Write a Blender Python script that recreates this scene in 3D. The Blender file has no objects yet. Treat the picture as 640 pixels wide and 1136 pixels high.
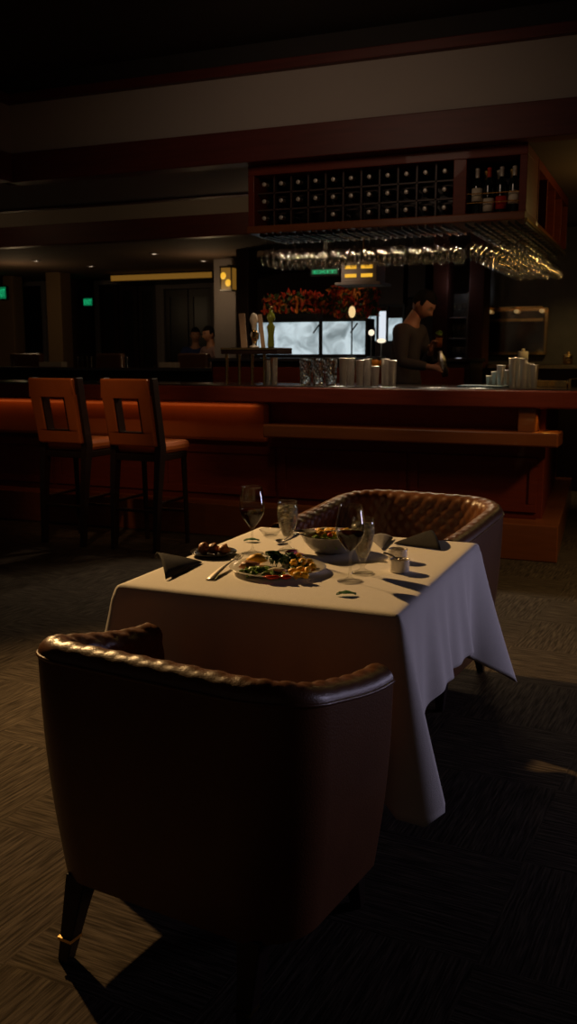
import bpy, bmesh, math, random
from mathutils import Vector, Matrix, Euler, noise
random.seed(7)
PI = math.pi
R = math.radians
SC = bpy.context.scene
COL = SC.collection

# ------------------------------------------------------------------ camera
FPX, YH, CAMH, YAW = 1038.0, 395.0, 1.42, R(22.5)
PITCH = math.atan((568 - YH) / FPX)
cd = bpy.data.cameras.new('camera')
cd.sensor_fit = 'VERTICAL'; cd.sensor_height = 36.0; cd.sensor_width = 36.0
cd.lens = FPX * 36.0 / 1136.0
cd.clip_start = 0.05; cd.clip_end = 100
cd.dof.use_dof = True; cd.dof.focus_distance = 2.95; cd.dof.aperture_fstop = 6.0
cam = bpy.data.objects.new('camera', cd); COL.objects.link(cam)
cam.location = (0, 0, CAMH)
cam.rotation_euler = (PI / 2 - PITCH, 0, YAW)
SC.camera = cam
_F = Vector((-math.sin(YAW) * math.cos(PITCH), math.cos(YAW) * math.cos(PITCH), -math.sin(PITCH)))
_R = Vector((math.cos(YAW), math.sin(YAW), 0)); _U = _R.cross(_F); _C = Vector((0, 0, CAMH))
def at(px, py, y=None, z=None):
    """world point of a spot in the photograph on the plane y=... or z=..."""
    d = _F + _R * ((px - 320) / FPX) + _U * ((568 - py) / FPX)
    k = y / d.y if y is not None else (z - CAMH) / d.z
    return _C + d * k

# ------------------------------------------------------------------ world + exposure
w = bpy.data.worlds.new('world'); SC.world = w; w.use_nodes = True
w.node_tree.nodes['Background'].inputs[0].default_value = (1.0, 0.80, 0.62, 1)
w.node_tree.nodes['Background'].inputs[1].default_value = 0.017
SC.view_settings.view_transform = 'Standard'; SC.view_settings.look = 'None'
SC.view_settings.gamma = 1.0; SC.view_settings.use_curve_mapping = False
SC.view_settings.exposure = 0.0
SC.cycles.max_bounces = 14; SC.cycles.transmission_bounces = 12; SC.cycles.transparent_max_bounces = 48; SC.cycles.glossy_bounces = 4
SC.cycles.caustics_reflective = False; SC.cycles.caustics_refractive = False
SC.cycles.sample_clamp_indirect = 2.0

# ------------------------------------------------------------------ assumed lights of the room, plus added fill lights
def lamp(kind, name, loc, power, color, aim=None, **kw):
    l = bpy.data.lights.new(name, kind); l.energy = power; l.color = color
    for k, v in kw.items(): setattr(l, k, v)
    o = bpy.data.objects.new(name, l); COL.objects.link(o); o.location = loc
    if aim is not None:
        o.rotation_euler = (Vector(aim) - Vector(loc)).to_track_quat('-Z', 'Y').to_euler()
    return o
WARM = (1.0, 0.68, 0.36)
lamp('SPOT', 'table_spot', (-4.2, 4.36, 2.80), 680, (1.0, 0.60, 0.235), (-1.25, 2.75, 0.75), spot_size=R(70), spot_blend=0.8, shadow_soft_size=0.045)  # unseen lamp, its place assumed from the way the shadows fall
lamp('SPOT', 'fascia_fill_spot', (-2.2, 4.3, 3.3), 20, (1.0, 0.70, 0.50), (-2.4, 7.0, 2.0), spot_size=R(120), spot_blend=1.0, shadow_soft_size=0.3)  # assumed unseen source that lifts the fascia and bar front
lamp('AREA', 'assumed_daylight', (3.4, 6.0, 1.05), 3.8, (0.74, 0.68, 1.0), (-0.6, 2.8, 0.65), shape='RECTANGLE', size=1.2, size_y=1.0, spread=R(50))  # assumed cool daylight on the cloth's right side; no window is built
lamp('SPOT', 'bar_end_fill_spot', (1.3, 5.3, 2.78), 130, (1.0, 0.62, 0.25), (-0.5, 5.9, 0.1), spot_size=R(70), spot_blend=1.0, shadow_soft_size=0.15)  # added light without a fixture, brightens the bar's end and nearby floor
lamp('SPOT', 'stool_fill_spot', (-3.2, 3.9, 3.3), 60, (1.0, 0.58, 0.26), (-4.0, 5.9, 1.1), spot_size=R(27), spot_blend=1.0, shadow_soft_size=0.06)  # added fill with no fixture, brightens the orange stool backs
for _x in (-2.95, -2.5, -2.05, -1.65):
    lamp('SPOT', 'rack_glint_spot', (_x, 7.75, 2.62), 60, (1.0, 0.80, 0.56), (_x + .05, 6.8, 1.9), spot_size=R(85), spot_blend=0.8, shadow_soft_size=0.08)  # added spots, no fixtures: put highlights on the hanging glasses from behind
for _y in (7.4, 8.1, 8.8):
    lamp('SPOT', 'rack_glint_spot', (-1.74, _y, 2.42), 36, (1.0, 0.62, 0.22), (-1.15, _y - .25, 1.95), spot_size=R(85), spot_blend=0.8, shadow_soft_size=0.08)  # same kind of added glint lights, for the right rack
for _x in (-2.9, -2.2, -1.1):
    lamp('SPOT', 'bar_top_fill_spot', (_x + .2, 5.9, 2.72), 32, (1.0, 0.74, 0.45), (_x, 6.85, 1.28), spot_size=R(42), spot_blend=1.0, shadow_soft_size=0.06)  # invented spots that lift the tins and crystal on the counter
lamp('SPOT', 'bartender_fill_spot', (-1.25, 7.35, 2.28), 9, (1.0, 0.62, 0.34), (-2.0, 7.95, 1.7), spot_size=R(60), spot_blend=0.8, shadow_soft_size=0.05)  # added light on the bartender's face, not an actual task lamp
lamp('SPOT', 'flower_fill_spot', (-3.3, 8.7, 2.8), 14, (1.0, 0.75, 0.5), (-3.6, 9.75, 1.9), spot_size=R(80), spot_blend=1.0, shadow_soft_size=0.05)  # extra light put in to make the leaf arrangements brighter
lamp('POINT', 'bar_fill_lamp', (-3.6, 8.3, 2.75), 5, WARM, shadow_soft_size=0.05)  # added point light for warm glints on the glasses, no fitting there
lamp('POINT', 'assumed_glow_lamp', (-0.2, 7.7, 2.45), 6, (1.0, 0.66, 0.2), shadow_soft_size=0.1)  # assumed lamp out of view, makes the yellow glow on the right ceiling
lamp('POINT', 'tray_fill_lamp', (-8.5, 8.7, 3.3), 2.6, WARM, shadow_soft_size=0.1)  # added fill inside the second tray to lift its fascia, no cove fitting
lamp('POINT', 'tray_fill_lamp', (-5.0, 8.9, 3.3), 2, WARM, shadow_soft_size=0.1)  # second added fill for the tray fascia
lamp('POINT', 'back_room_fill_lamp', (-9.5, 12.0, 2.3), 5, WARM, shadow_soft_size=0.1)  # added fill that lifts the dark far room
lamp('POINT', 'back_room_fill_lamp', (-6.2, 12.0, 2.3), 4.5, WARM, shadow_soft_size=0.1)  # another added fill for the far room
lamp('AREA', 'under_counter_strip', (-4.9, 6.765, 1.062), 0.65, (1.0, 0.38, 0.10), (-4.9, 6.775, 0.7), shape='RECTANGLE', size=3.6, size_y=0.02)  # LED strip assumed from the orange glow under the overhang
lamp('AREA', 'under_counter_strip', (-1.9, 6.70, 1.05), 0.06, (1.0, 0.36, 0.12), (-1.9, 6.86, 0.6), shape='RECTANGLE', size=2.0, size_y=0.02)  # weaker strip on the right, assumed as well

# ------------------------------------------------------------------ materials
def nodes(name):
    m = bpy.data.materials.new(name); m.use_nodes = True
    nt = m.node_tree; b = nt.nodes['Principled BSDF']
    return m, nt, b
def pm(name, col, rough=0.5, metal=0.0, var=0.12, scale=18.0, bump=0.0, bscale=60.0, coat=0.0, spec=0.5, stretch=None, trans=0.0, ior=1.45):
    m, nt, b = nodes(name)
    N, L = nt.nodes, nt.links
    tc = N.new('ShaderNodeTexCoord'); mp = N.new('ShaderNodeMapping'); L.new(tc.outputs['Object'], mp.inputs[0])
    if stretch: mp.inputs['Scale'].default_value = stretch
    nz = N.new('ShaderNodeTexNoise'); nz.inputs['Scale'].default_value = scale; nz.inputs['Detail'].default_value = 4
    L.new(mp.outputs[0], nz.inputs['Vector'])
    mx = N.new('ShaderNodeMix'); mx.data_type = 'RGBA'; L.new(nz.outputs['Fac'], mx.inputs['Factor'])
    mx.inputs[6].default_value = tuple(c * (1 - var) for c in col) + (1,)
    mx.inputs[7].default_value = tuple(min(1, c * (1 + var)) for c in col) + (1,)
    L.new(mx.outputs[2], b.inputs['Base Color'])
    b.inputs['Roughness'].default_value = rough; b.inputs['Metallic'].default_value = metal
    b.inputs['Specular IOR Level'].default_value = spec; b.inputs['Coat Weight'].default_value = coat
    b.inputs['Transmission Weight'].default_value = trans; b.inputs['IOR'].default_value = ior
    if bump:
        n2 = N.new('ShaderNodeTexNoise'); n2.inputs['Scale'].default_value = bscale; L.new(mp.outputs[0], n2.inputs['Vector'])
        bp = N.new('ShaderNodeBump'); bp.inputs['Strength'].default_value = bump; bp.inputs['Distance'].default_value = 0.004
        L.new(n2.outputs['Fac'], bp.inputs['Height']); L.new(bp.outputs[0], b.inputs['Normal'])
    return m
def em(name, col, strength):
    m, nt, b = nodes(name)
    b.inputs['Base Color'].default_value = (0.02, 0.02, 0.02, 1)
    b.inputs['Emission Color'].default_value = col + (1,); b.inputs['Emission Strength'].default_value = strength
    return m
M = {}
M['wood_red'] = pm('mahogany', (0.15, 0.024, 0.010), 0.5, var=0.35, scale=6, stretch=(1, 1, 9), coat=0.04, spec=0.3)
M['wood_col'] = pm('dark_mahogany', (0.04, 0.010, 0.006), 0.6, var=0.3, scale=6, stretch=(1, 1, 9), spec=0.2)
M['wood_fascia'] = pm('mahogany_fascia', (0.10, 0.018, 0.012), 0.5, var=0.4, scale=3, stretch=(1, 1, 10))
M['wood_warm'] = pm('cherry_wood', (0.20, 0.060, 0.016), 0.32, var=0.25, scale=5, stretch=(1, 1, 8), coat=0.3)
M['wood_dark'] = pm('dark_wood', (0.020, 0.010, 0.007), 0.35, var=0.3, scale=8, stretch=(1, 1, 6))
M['wood_panel'] = pm('dark_wall_panel', (0.055, 0.030, 0.022), 0.5, var=0.3, scale=2.5, stretch=(1, 1, 5))
M['fascia'] = pm('painted_fascia', (0.37, 0.32, 0.28), 0.8, var=0.05, scale=3, bump=0.1, bscale=120)
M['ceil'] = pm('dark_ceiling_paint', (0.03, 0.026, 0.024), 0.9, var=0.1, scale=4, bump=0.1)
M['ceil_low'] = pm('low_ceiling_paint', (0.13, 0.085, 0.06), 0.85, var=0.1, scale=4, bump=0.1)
M['plaster'] = pm('grey_plaster', (0.25, 0.22, 0.22), 0.8, var=0.1, scale=5, bump=0.15)
M['tan'] = pm('tan_wall_covering', (0.22, 0.14, 0.07), 0.8, var=0.1, scale=5)
M['top'] = pm('polished_counter_top', (0.03, 0.022, 0.02), 0.12, var=0.3, scale=12, coat=0.5)
M['leather'] = pm('brown_leather', (0.135, 0.052, 0.021), 0.33, var=0.2, scale=9, bump=0.22, bscale=260, spec=0.55)
M['leather_orange'] = pm('orange_leather', (0.50, 0.125, 0.028), 0.4, var=0.12, scale=9, bump=0.15, bscale=200)
M['cloth'] = pm('white_tablecloth_linen', (0.80, 0.76, 0.72), 0.85, var=0.03, scale=40, bump=0.25, bscale=420, spec=0.2)
M['napkin'] = pm('charcoal_napkin_cloth', (0.026, 0.023, 0.023), 0.9, var=0.2, scale=60, bump=0.3, bscale=500, spec=0.15)
M['napkin_grey'] = pm('grey_cloth', (0.20, 0.19, 0.20), 0.9, var=0.15, scale=50, bump=0.3, bscale=500, spec=0.15)
M['china'] = pm('white_china', (0.78, 0.74, 0.68), 0.15, var=0.02, coat=0.5)
M['china_grey'] = pm('grey_stoneware', (0.26, 0.25, 0.24), 0.25, var=0.12, scale=30, coat=0.3)
M['china_black'] = pm('black_stoneware', (0.02, 0.018, 0.018), 0.16, var=0.2, scale=30, coat=0.5)
M['steel'] = pm('polished_steel', (0.82, 0.78, 0.72), 0.32, metal=1.0, var=0.03)
M['brass'] = pm('polished_brass', (0.83, 0.56, 0.22), 0.2, metal=1.0, var=0.05)
M['black'] = pm('black_lacquer', (0.012, 0.011, 0.011), 0.3, var=0.2)
M['bottle'] = pm('dark_bottle_glass', (0.006, 0.010, 0.007), 0.08, var=0.3, coat=0.4)
M['foil'] = pm('pale_foil', (0.62, 0.57, 0.48), 0.35, metal=0.3, var=0.15)
M['foil_gold'] = pm('gold_foil', (0.65, 0.42, 0.12), 0.35, metal=0.6, var=0.15)
M['label_w'] = pm('cream_label_paper', (0.72, 0.62, 0.46), 0.7, var=0.1, scale=40)
M['label_r'] = pm('red_label_paper', (0.5, 0.03, 0.02), 0.6, var=0.1, scale=40)
M['skin'] = pm('skin', (0.42, 0.20, 0.12), 0.5, var=0.1, scale=12)
M['hair'] = pm('black_hair', (0.007, 0.006, 0.005), 0.8, spec=0.15, var=0.4, scale=60, bump=0.5, bscale=150)
M['shirt'] = pm('charcoal_shirt', (0.06, 0.048, 0.045), 0.85, var=0.12, scale=25, bump=0.2, bscale=200)
M['shirt_blue'] = pm('navy_shirt', (0.02, 0.035, 0.14), 0.85, var=0.12, scale=25)
M['shirt_pink'] = pm('dusty_pink_blouse', (0.32, 0.20, 0.20), 0.85, var=0.3, scale=25)
M['trousers'] = pm('black_trousers', (0.012, 0.012, 0.014), 0.85, var=0.12)
M['eye'] = pm('eye_white', (0.5, 0.46, 0.42), 0.2)
M['leaf'] = pm('green_leaf', (0.03, 0.12, 0.035), 0.45, var=0.4, scale=50)
M['lettuce'] = pm('salad_leaf', (0.20, 0.33, 0.05), 0.45, var=0.6, scale=60)
M['lettuce_dark'] = pm('dark_salad_leaf', (0.025, 0.08, 0.02), 0.45, var=0.5, scale=60)
M['potato'] = pm('roast_potato', (0.92, 0.50, 0.02), 0.5, var=0.12, scale=60, bump=0.4)
M['tomato'] = pm('tomato', (0.55, 0.05, 0.02), 0.25, var=0.25, scale=50)
M['radish'] = pm('pink_radish', (0.5, 0.08, 0.12), 0.3, var=0.4, scale=60)
M['cheese'] = pm('white_cheese', (0.75, 0.66, 0.5), 0.4, var=0.1, scale=60)
M['meat'] = pm('browned_crust', (0.34, 0.13, 0.045), 0.4, var=0.5, scale=45, bump=0.7, bscale=120)
M['sauce'] = pm('brown_sauce', (0.10, 0.035, 0.012), 0.15, var=0.2)
M['petal_red'] = pm('red_autumn_leaf', (0.50, 0.045, 0.012), 0.6, var=0.4, scale=8)
M['petal_orange'] = pm('orange_autumn_leaf', (0.55, 0.16, 0.02), 0.6, var=0.4, scale=8)
M['petal_green'] = pm('dark_foliage', (0.05, 0.08, 0.02), 0.6, var=0.4, scale=8)
M['orange'] = pm('orange_peel', (0.75, 0.24, 0.01), 0.4, var=0.1, bump=0.4, bscale=300)
M['paper'] = pm('menu_paper', (0.55, 0.46, 0.36), 0.7, var=0.15, scale=20)
M['tan_wood'] = pm('pale_wood', (0.42, 0.26, 0.15), 0.5, var=0.2, scale=10, stretch=(1, 1, 6))
M['mat'] = pm('blue_bar_mat', (0.02, 0.05, 0.07), 0.6, var=0.1)
M['mirror'] = pm('aged_mirror', (0.40, 0.34, 0.26), 0.12, metal=1.0, var=0.4, scale=5)
M['tile'] = pm('grey_wall_tile', (0.07, 0.062, 0.05), 0.35, var=0.3, scale=10)
M['e_warm'] = em('warm_lamp_glow', (1.0, 0.85, 0.62), 1.1)
M['e_dim'] = em('dim_lamp_glow', (1.0, 0.62, 0.25), 0.28)
M['e_lamp'] = em('candle_lamp_glow', (1.0, 0.68, 0.30), 0.9)
M['e_amber'] = em('amber_glass_glow', (1.0, 0.52, 0.04), 0.9)
M['e_spot'] = em('downlight_glow', (1.0, 0.78, 0.55), 2.2)
M['e_cove'] = em('cove_glow', (1.0, 0.46, 0.06), 0.15)
M['e_white'] = em('window_daylight_glow', (0.85, 0.92, 1.0), 0.85)
M['e_green'] = em('green_sign_glow', (0.02, 0.75, 0.28), 0.55)
M['e_greenface'] = em('green_sign_face', (0.01, 0.55, 0.20), 0.22)

def glass(name, col=(1, 1, 1), rough=0.0, ior=1.45):
    m, nt, b = nodes(name)
    N, L = nt.nodes, nt.links
    tc = N.new('ShaderNodeTexCoord'); nz = N.new('ShaderNodeTexNoise'); nz.inputs['Scale'].default_value = 30
    L.new(tc.outputs['Object'], nz.inputs['Vector'])
    bp = N.new('ShaderNodeBump'); bp.inputs['Strength'].default_value = 0.03; bp.inputs['Distance'].default_value = 0.002
    b.inputs['Base Color'].default_value = col + (1,); b.inputs['Transmission Weight'].default_value = 1.0
    b.inputs['Roughness'].default_value = rough; b.inputs['IOR'].default_value = ior
    return m
def thin_glass(name, col, rough):
    """thin-walled glass: clear straight through, mirror-like at grazing angles"""
    m = bpy.data.materials.new(name); m.use_nodes = True; nt = m.node_tree; N, L = nt.nodes, nt.links; N.clear()
    out = N.new('ShaderNodeOutputMaterial'); mx = N.new('ShaderNodeMixShader'); tr = N.new('ShaderNodeBsdfTransparent'); gl = N.new('ShaderNodeBsdfGlossy')
    lw = N.new('ShaderNodeLayerWeight'); lw.inputs['Blend'].default_value = 0.5
    pw = N.new('ShaderNodeMath'); pw.operation = 'POWER'; pw.inputs[1].default_value = 3.6; L.new(lw.outputs['Facing'], pw.inputs[0])
    fr = N.new('ShaderNodeMapRange'); fr.inputs['To Min'].default_value = 0.045; fr.inputs['To Max'].default_value = 0.9; L.new(pw.outputs[0], fr.inputs['Value'])
    tc = N.new('ShaderNodeTexCoord'); nz = N.new('ShaderNodeTexNoise'); nz.inputs['Scale'].default_value = 40
    cr = N.new('ShaderNodeMapRange'); cr.inputs['To Min'].default_value = rough * .7; cr.inputs['To Max'].default_value = rough * 1.3
    L.new(tc.outputs['Object'], nz.inputs['Vector']); L.new(nz.outputs['Fac'], cr.inputs['Value']); L.new(cr.outputs[0], gl.inputs['Roughness'])
    tr.inputs[0].default_value = col + (1,)
    L.new(fr.outputs[0], mx.inputs[0]); L.new(tr.outputs[0], mx.inputs[1]); L.new(gl.outputs[0], mx.inputs[2]); L.new(mx.outputs[0], out.inputs[0])
    return m
M['glass'] = thin_glass('clear_glass', (0.95, 0.95, 0.94), 0.03)
M['glass_bar'] = thin_glass('bar_wine_glass', (0.93, 0.92, 0.89), 0.09)
M['crystal'] = glass('cut_crystal', (0.98, 0.94, 0.86), 0.03, 1.55)
M['ice'] = glass('ice', (0.95, 0.96, 0.97), 0.06, 1.31)
M['water'] = pm('iced_water', (0.90, 0.76, 0.56), 0.12, var=0.45, scale=70, trans=0.72, ior=1.33, bump=0.6, bscale=70)
M['green_glass'] = pm('olive_glass', (0.16, 0.17, 0.02), 0.12, var=0.3, coat=0.4)
M['wine'] = pm('red_wine', (0.010, 0.001, 0.001), 0.6, var=0.1, spec=0.0)

def carpet_mat():
    m, nt, b = nodes('striated_carpet_tiles')
    N, L = nt.nodes, nt.links
    tc = N.new('ShaderNodeTexCoord'); sp = N.new('ShaderNodeSeparateXYZ')
    mp0 = N.new('ShaderNodeMapping'); mp0.inputs['Rotation'].default_value = (0, 0, R(4)); L.new(tc.outputs['Object'], mp0.inputs[0])
    L.new(mp0.outputs[0], sp.inputs[0])
    def mth(op, a, bb=None):
        n = N.new('ShaderNodeMath'); n.operation = op
        for i, v in enumerate((a, bb)):
            if v is None: continue
            if isinstance(v, (int, float)): n.inputs[i].default_value = v
            else: L.new(v, n.inputs[i])
        return n.outputs[0]
    T = 0.5
    fx = mth('FLOOR', mth('DIVIDE', sp.outputs[0], T)); fy = mth('FLOOR', mth('DIVIDE', sp.outputs[1], T))
    par = mth('ABSOLUTE', mth('MODULO', mth('ADD', fx, fy), 2.0))
    def lines(sc):
        mp = N.new('ShaderNodeMapping'); mp.inputs['Scale'].default_value = sc; L.new(mp0.outputs[0], mp.inputs[0])
        nz = N.new('ShaderNodeTexNoise'); nz.inputs['Scale'].default_value = 1.0; nz.inputs['Detail'].default_value = 2; nz.inputs['Roughness'].default_value = 0.6
        L.new(mp.outputs[0], nz.inputs['Vector']); return nz.outputs['Fac']
    a, c = lines((7, 110, 1)), lines((110, 7, 1))
    mx = N.new('ShaderNodeMix'); L.new(par, mx.inputs[0]); L.new(a, mx.inputs[2]); L.new(c, mx.inputs[3])
    cr = N.new('ShaderNodeValToRGB'); L.new(mx.outputs[0], cr.inputs[0])
    cr.color_ramp.elements[0].position = 0.36; cr.color_ramp.elements[0].color = (0.026, 0.019, 0.013, 1)
    cr.color_ramp.elements[1].position = 0.68; cr.color_ramp.elements[1].color = (0.100, 0.078, 0.057, 1)
    L.new(cr.outputs[0], b.inputs['Base Color']); b.inputs['Roughness'].default_value = 0.95
    b.inputs['Specular IOR Level'].default_value = 0.1
    bp = N.new('ShaderNodeBump'); bp.inputs['Strength'].default_value = 0.5; bp.inputs['Distance'].default_value = 0.006
    L.new(mx.outputs[0], bp.inputs['Height']); L.new(bp.outputs[0], b.inputs['Normal'])
    return m
M['carpet'] = carpet_mat()

def lit_pane_mat():
    m, nt, b = nodes('lit_veined_pane'); N, L = nt.nodes, nt.links
    tc = N.new('ShaderNodeTexCoord'); nz = N.new('ShaderNodeTexNoise'); nz.inputs['Scale'].default_value = 5.0
    nz.inputs['Detail'].default_value = 5; nz.inputs['Distortion'].default_value = 1.2
    L.new(tc.outputs['Object'], nz.inputs['Vector'])
    cr = N.new('ShaderNodeValToRGB'); L.new(nz.outputs['Fac'], cr.inputs[0])
    cr.color_ramp.elements[0].position = 0.3; cr.color_ramp.elements[0].color = (0.12, 0.17, 0.19, 1)
    cr.color_ramp.elements[1].position = 0.6; cr.color_ramp.elements[1].color = (0.46, 0.56, 0.60, 1)
    L.new(cr.outputs[0], b.inputs['Emission Color']); b.inputs['Emission Strength'].default_value = 1.15
    b.inputs['Base Color'].default_value = (0.3, 0.3, 0.3, 1); b.inputs['Roughness'].default_value = 0.3
    return m
M['pane'] = lit_pane_mat()

# ------------------------------------------------------------------ mesh helpers
class MB:
    def __init__(s): s.v = []; s.f = []
    def add(s, vs, fs):
        o = len(s.v); s.v += [tuple(v) for v in vs]; s.f += [tuple(i + o for i in f) for f in fs]
    def box(s, x0, x1, y0, y1, z0, z1, M_=None):
        vs = [Vector((x, y, z)) for z in (z0, z1) for y in (y0, y1) for x in (x0, x1)]
        if M_ is not None: vs = [M_ @ v for v in vs]
        s.add(vs, [(0, 2, 3, 1), (4, 5, 7, 6), (0, 1, 5, 4), (2, 6, 7, 3), (0, 4, 6, 2), (1, 3, 7, 5)]); return s
    def tube(s, pts, rad, n=12, cap=True):
        pts = [Vector(p) for p in pts]; rs = rad if isinstance(rad, (list, tuple)) else [rad] * len(pts)
        rings = []; up = None
        for i, p in enumerate(pts):
            t = (pts[min(i + 1, len(pts) - 1)] - pts[max(i - 1, 0)]).normalized()
            if up is None:
                up = Vector((0, 0, 1)) if abs(t.z) < 0.9 else Vector((1, 0, 0))
            a = t.cross(up).normalized(); b = a.cross(t).normalized(); up = b
            rings.append([p + (a * math.cos(2 * PI * k / n) + b * math.sin(2 * PI * k / n)) * rs[i] for k in range(n)])
        vs = [q for r_ in rings for q in r_]; fs = []
        for i in range(len(pts) - 1):
            for k in range(n):
                a = i * n + k; b = i * n + (k + 1) % n; fs.append((a, b, b + n, a + n))
        if cap: fs += [tuple(range(n))[::-1], tuple(range((len(pts) - 1) * n, len(pts) * n))]
        s.add(vs, fs); return s
    def lathe(s, prof, n=28, c=(0, 0, 0), close=False, M_=None, tw=None):
        """prof: (r,z) list; r=0 makes a pole"""
        vs = []; idx = []
        for j, (r_, z) in enumerate(prof):
            if r_ <= 1e-6: idx.append([len(vs)]); vs.append(Vector((c[0], c[1], c[2] + z)))
            else:
                idx.append(list(range(len(vs), len(vs) + n)))
                for k in range(n):
                    q = r_ if tw is None else r_ * tw(k, j)
                    vs.append(Vector((c[0] + q * math.cos(2 * PI * k / n), c[1] + q * math.sin(2 * PI * k / n), c[2] + z)))
        fs = []; prs = list(zip(idx, idx[1:])) + ([(idx[-1], idx[0])] if close else [])
        for a, b in prs:
            if len(a) == 1 and len(b) == 1: continue
            for k in range(n):
                k2 = (k + 1) % n
                if len(a) == 1: fs.append((a[0], b[k2], b[k]))
                elif len(b) == 1: fs.append((a[k], a[k2], b[0]))
                else: fs.append((a[k], a[k2], b[k2], b[k]))
        if M_ is not None: vs = [M_ @ v for v in vs]
        s.add(vs, fs); return s
    def grid(s, fn, nu, nv, wrap=False):
        vs = [Vector(fn(i, j)) for i in range(nu) for j in range(nv)]; fs = []
        for i in range(nu if wrap else nu - 1):
            for j in range(nv - 1):
                a = i * nv + j; b = ((i + 1) % nu) * nv + j; fs.append((a, b, b + 1, a + 1))
        s.add(vs, fs); return s
    def poly(s, pts2, z0, z1):
        n = len(pts2); vs = [(x, y, z0) for x, y in pts2] + [(x, y, z1) for x, y in pts2]
        s.add(vs, [tuple(range(n))[::-1], tuple(range(n, 2 * n))] + [(i, (i + 1) % n, n + (i + 1) % n, n + i) for i in range(n)]); return s
    def blob(s, c, r_, seed=0, amp=0.15, n=12, M_=None):
        vs = []; m = 8
        for j in range(m + 1):
            for k in range(n):
                th = PI * j / m; ph = 2 * PI * k / n
                d = Vector((math.sin(th) * math.cos(ph), math.sin(th) * math.sin(ph), math.cos(th)))
                q = 1 + amp * noise.noise(d * 1.7 + Vector((seed * 3.1, seed * 1.7, 0)))*2
                v = Vector((d.x * r_[0], d.y * r_[1], d.z * r_[2])) * q
                if M_ is not None: v = M_ @ v
                vs.append(v + Vector(c))
        fs = [(j * n + k, j * n + (k + 1) % n, (j + 1) * n + (k + 1) % n, (j + 1) * n + k) for j in range(m) for k in range(n)]
        s.add(vs, fs); return s
    def mesh(s, name, mat, smooth=True, merge=True):
        me = bpy.data.meshes.new(name); me.from_pydata(s.v, [], s.f)
        bm = bmesh.new(); bm.from_mesh(me)
        if merge: bmesh.ops.remove_doubles(bm, verts=bm.verts, dist=1e-5)
        bmesh.ops.recalc_face_normals(bm, faces=bm.faces)
        bm.to_mesh(me); bm.free()
        me.materials.append(mat)
        for p in me.polygons: p.use_smooth = smooth
        return me
    def build(s, name, mat, parent=None, smooth=False, bevel=0.0, sub=0, loc=None, rot=None, solid=0.0, merge=True):
        o = bpy.data.objects.new(name, s.mesh(name, mat, smooth, merge)); COL.objects.link(o)
        if parent: o.parent = parent
        if loc: o.location = loc
        if rot: o.rotation_euler = rot
        if solid:
            m = o.modifiers.new('solid', 'SOLIDIFY'); m.thickness = solid; m.offset = 0
        if bevel:
            m = o.modifiers.new('bevel', 'BEVEL'); m.width = bevel; m.segments = 2; m.limit_method = 'ANGLE'; m.angle_limit = R(40)
        if sub:
            m = o.modifiers.new('sub', 'SUBSURF'); m.levels = sub; m.render_levels = sub
        return o
def tag(o, label, cat, group=None, kind=None):
    if label: o['label'] = label
    if cat: o['category'] = cat
    if group: o['group'] = group
    if kind: o['kind'] = kind
    return o
def thing(name, label, cat, loc=(0, 0, 0), rz=0, group=None):
    o = bpy.data.objects.new(name, None); o.empty_display_size = 0.05; COL.objects.link(o)
    o.location = loc; o.rotation_euler = (0, 0, rz)
    return tag(o, label, cat, group)
def struct(o): o['kind'] = 'structure'; return o
def dup(root, loc, rz=None, label=None, group=None, rot=None, scale=None):
    def cp(o, par):
        c = o.copy(); COL.objects.link(c)
        if par: c.parent = par
        for ch in [q for q in kids.get(o.name, [])]: cp(ch, c)
        return c
    kids = {}
    for q in list(COL.objects):
        if q.parent: kids.setdefault(q.parent.name, []).append(q)
    r_ = cp(root, None); r_.location = loc
    if rz is not None: r_.rotation_euler = (r_.rotation_euler.x, r_.rotation_euler.y, rz)
    if rot is not None: r_.rotation_euler = rot
    if scale is not None: r_.scale = scale
    if label: r_['label'] = label
    if group: r_['group'] = group
    return r_

# ================================================================== ROOM
XR = 4.6
fl = MB().box(-16, XR, -2.5, 15.4, -0.1, 0.0).build('floor', M['carpet']); struct(fl)
LOW, TRIM, TOPB, HI = 2.82, 3.035, 3.41, 3.62
# dining tray: x>-5.13, y<6.5 ; second tray: x<-3.2, 7.75..10.2
cb = MB()
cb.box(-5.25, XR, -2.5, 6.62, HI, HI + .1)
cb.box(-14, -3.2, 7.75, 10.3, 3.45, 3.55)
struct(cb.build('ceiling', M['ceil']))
cb = MB()
cb.box(-16, XR, 6.62, 7.75, LOW, LOW + .1); cb.box(-3.2, XR, 7.75, 10.32, LOW, LOW + .1)
cb.box(-16, XR, 10.32, 15.2, LOW, LOW + .1); cb.box(-16, -14, 7.75, 10.32, LOW, LOW + .1)
cb.box(-16, -5.25, -2.5, 6.62, LOW, LOW + .1)
struct(cb.build('ceiling', M['ceil_low']))
# painted fascia bands and mahogany trims of the trays
struct(MB().box(-5.13, XR, 6.5, 6.62, TRIM, TOPB).build('trim_1', M['fascia']))
struct(MB().box(-5.15, XR, 6.47, 6.63, LOW - .01, TRIM).build('trim_2', M['wood_fascia'], bevel=.006))
struct(MB().box(-5.15, XR, 6.44, 6.62, TOPB, TOPB + .07).build('trim_3', M['wood_fascia'], bevel=.006))
struct(MB().box(-5.25, -5.13, -2.5, 6.5, TRIM, TOPB).build('trim_4', M['fascia']))
struct(MB().box(-5.26, -5.10, -2.5, 6.47, LOW - .01, TRIM).build('trim_5', M['wood_fascia'], bevel=.006))
struct(MB().box(-5.25, XR, 6.5, 6.62, TOPB + .07, HI).box(-5.25, -5.13, -2.5, 6.5, TOPB + .07, HI).build('trim_10', M['ceil']))
struct(MB().box(-5.26, -5.07, -2.5, 6.44, TOPB, TOPB + .07).build('trim_6', M['wood_fascia'], bevel=.006))
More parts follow.
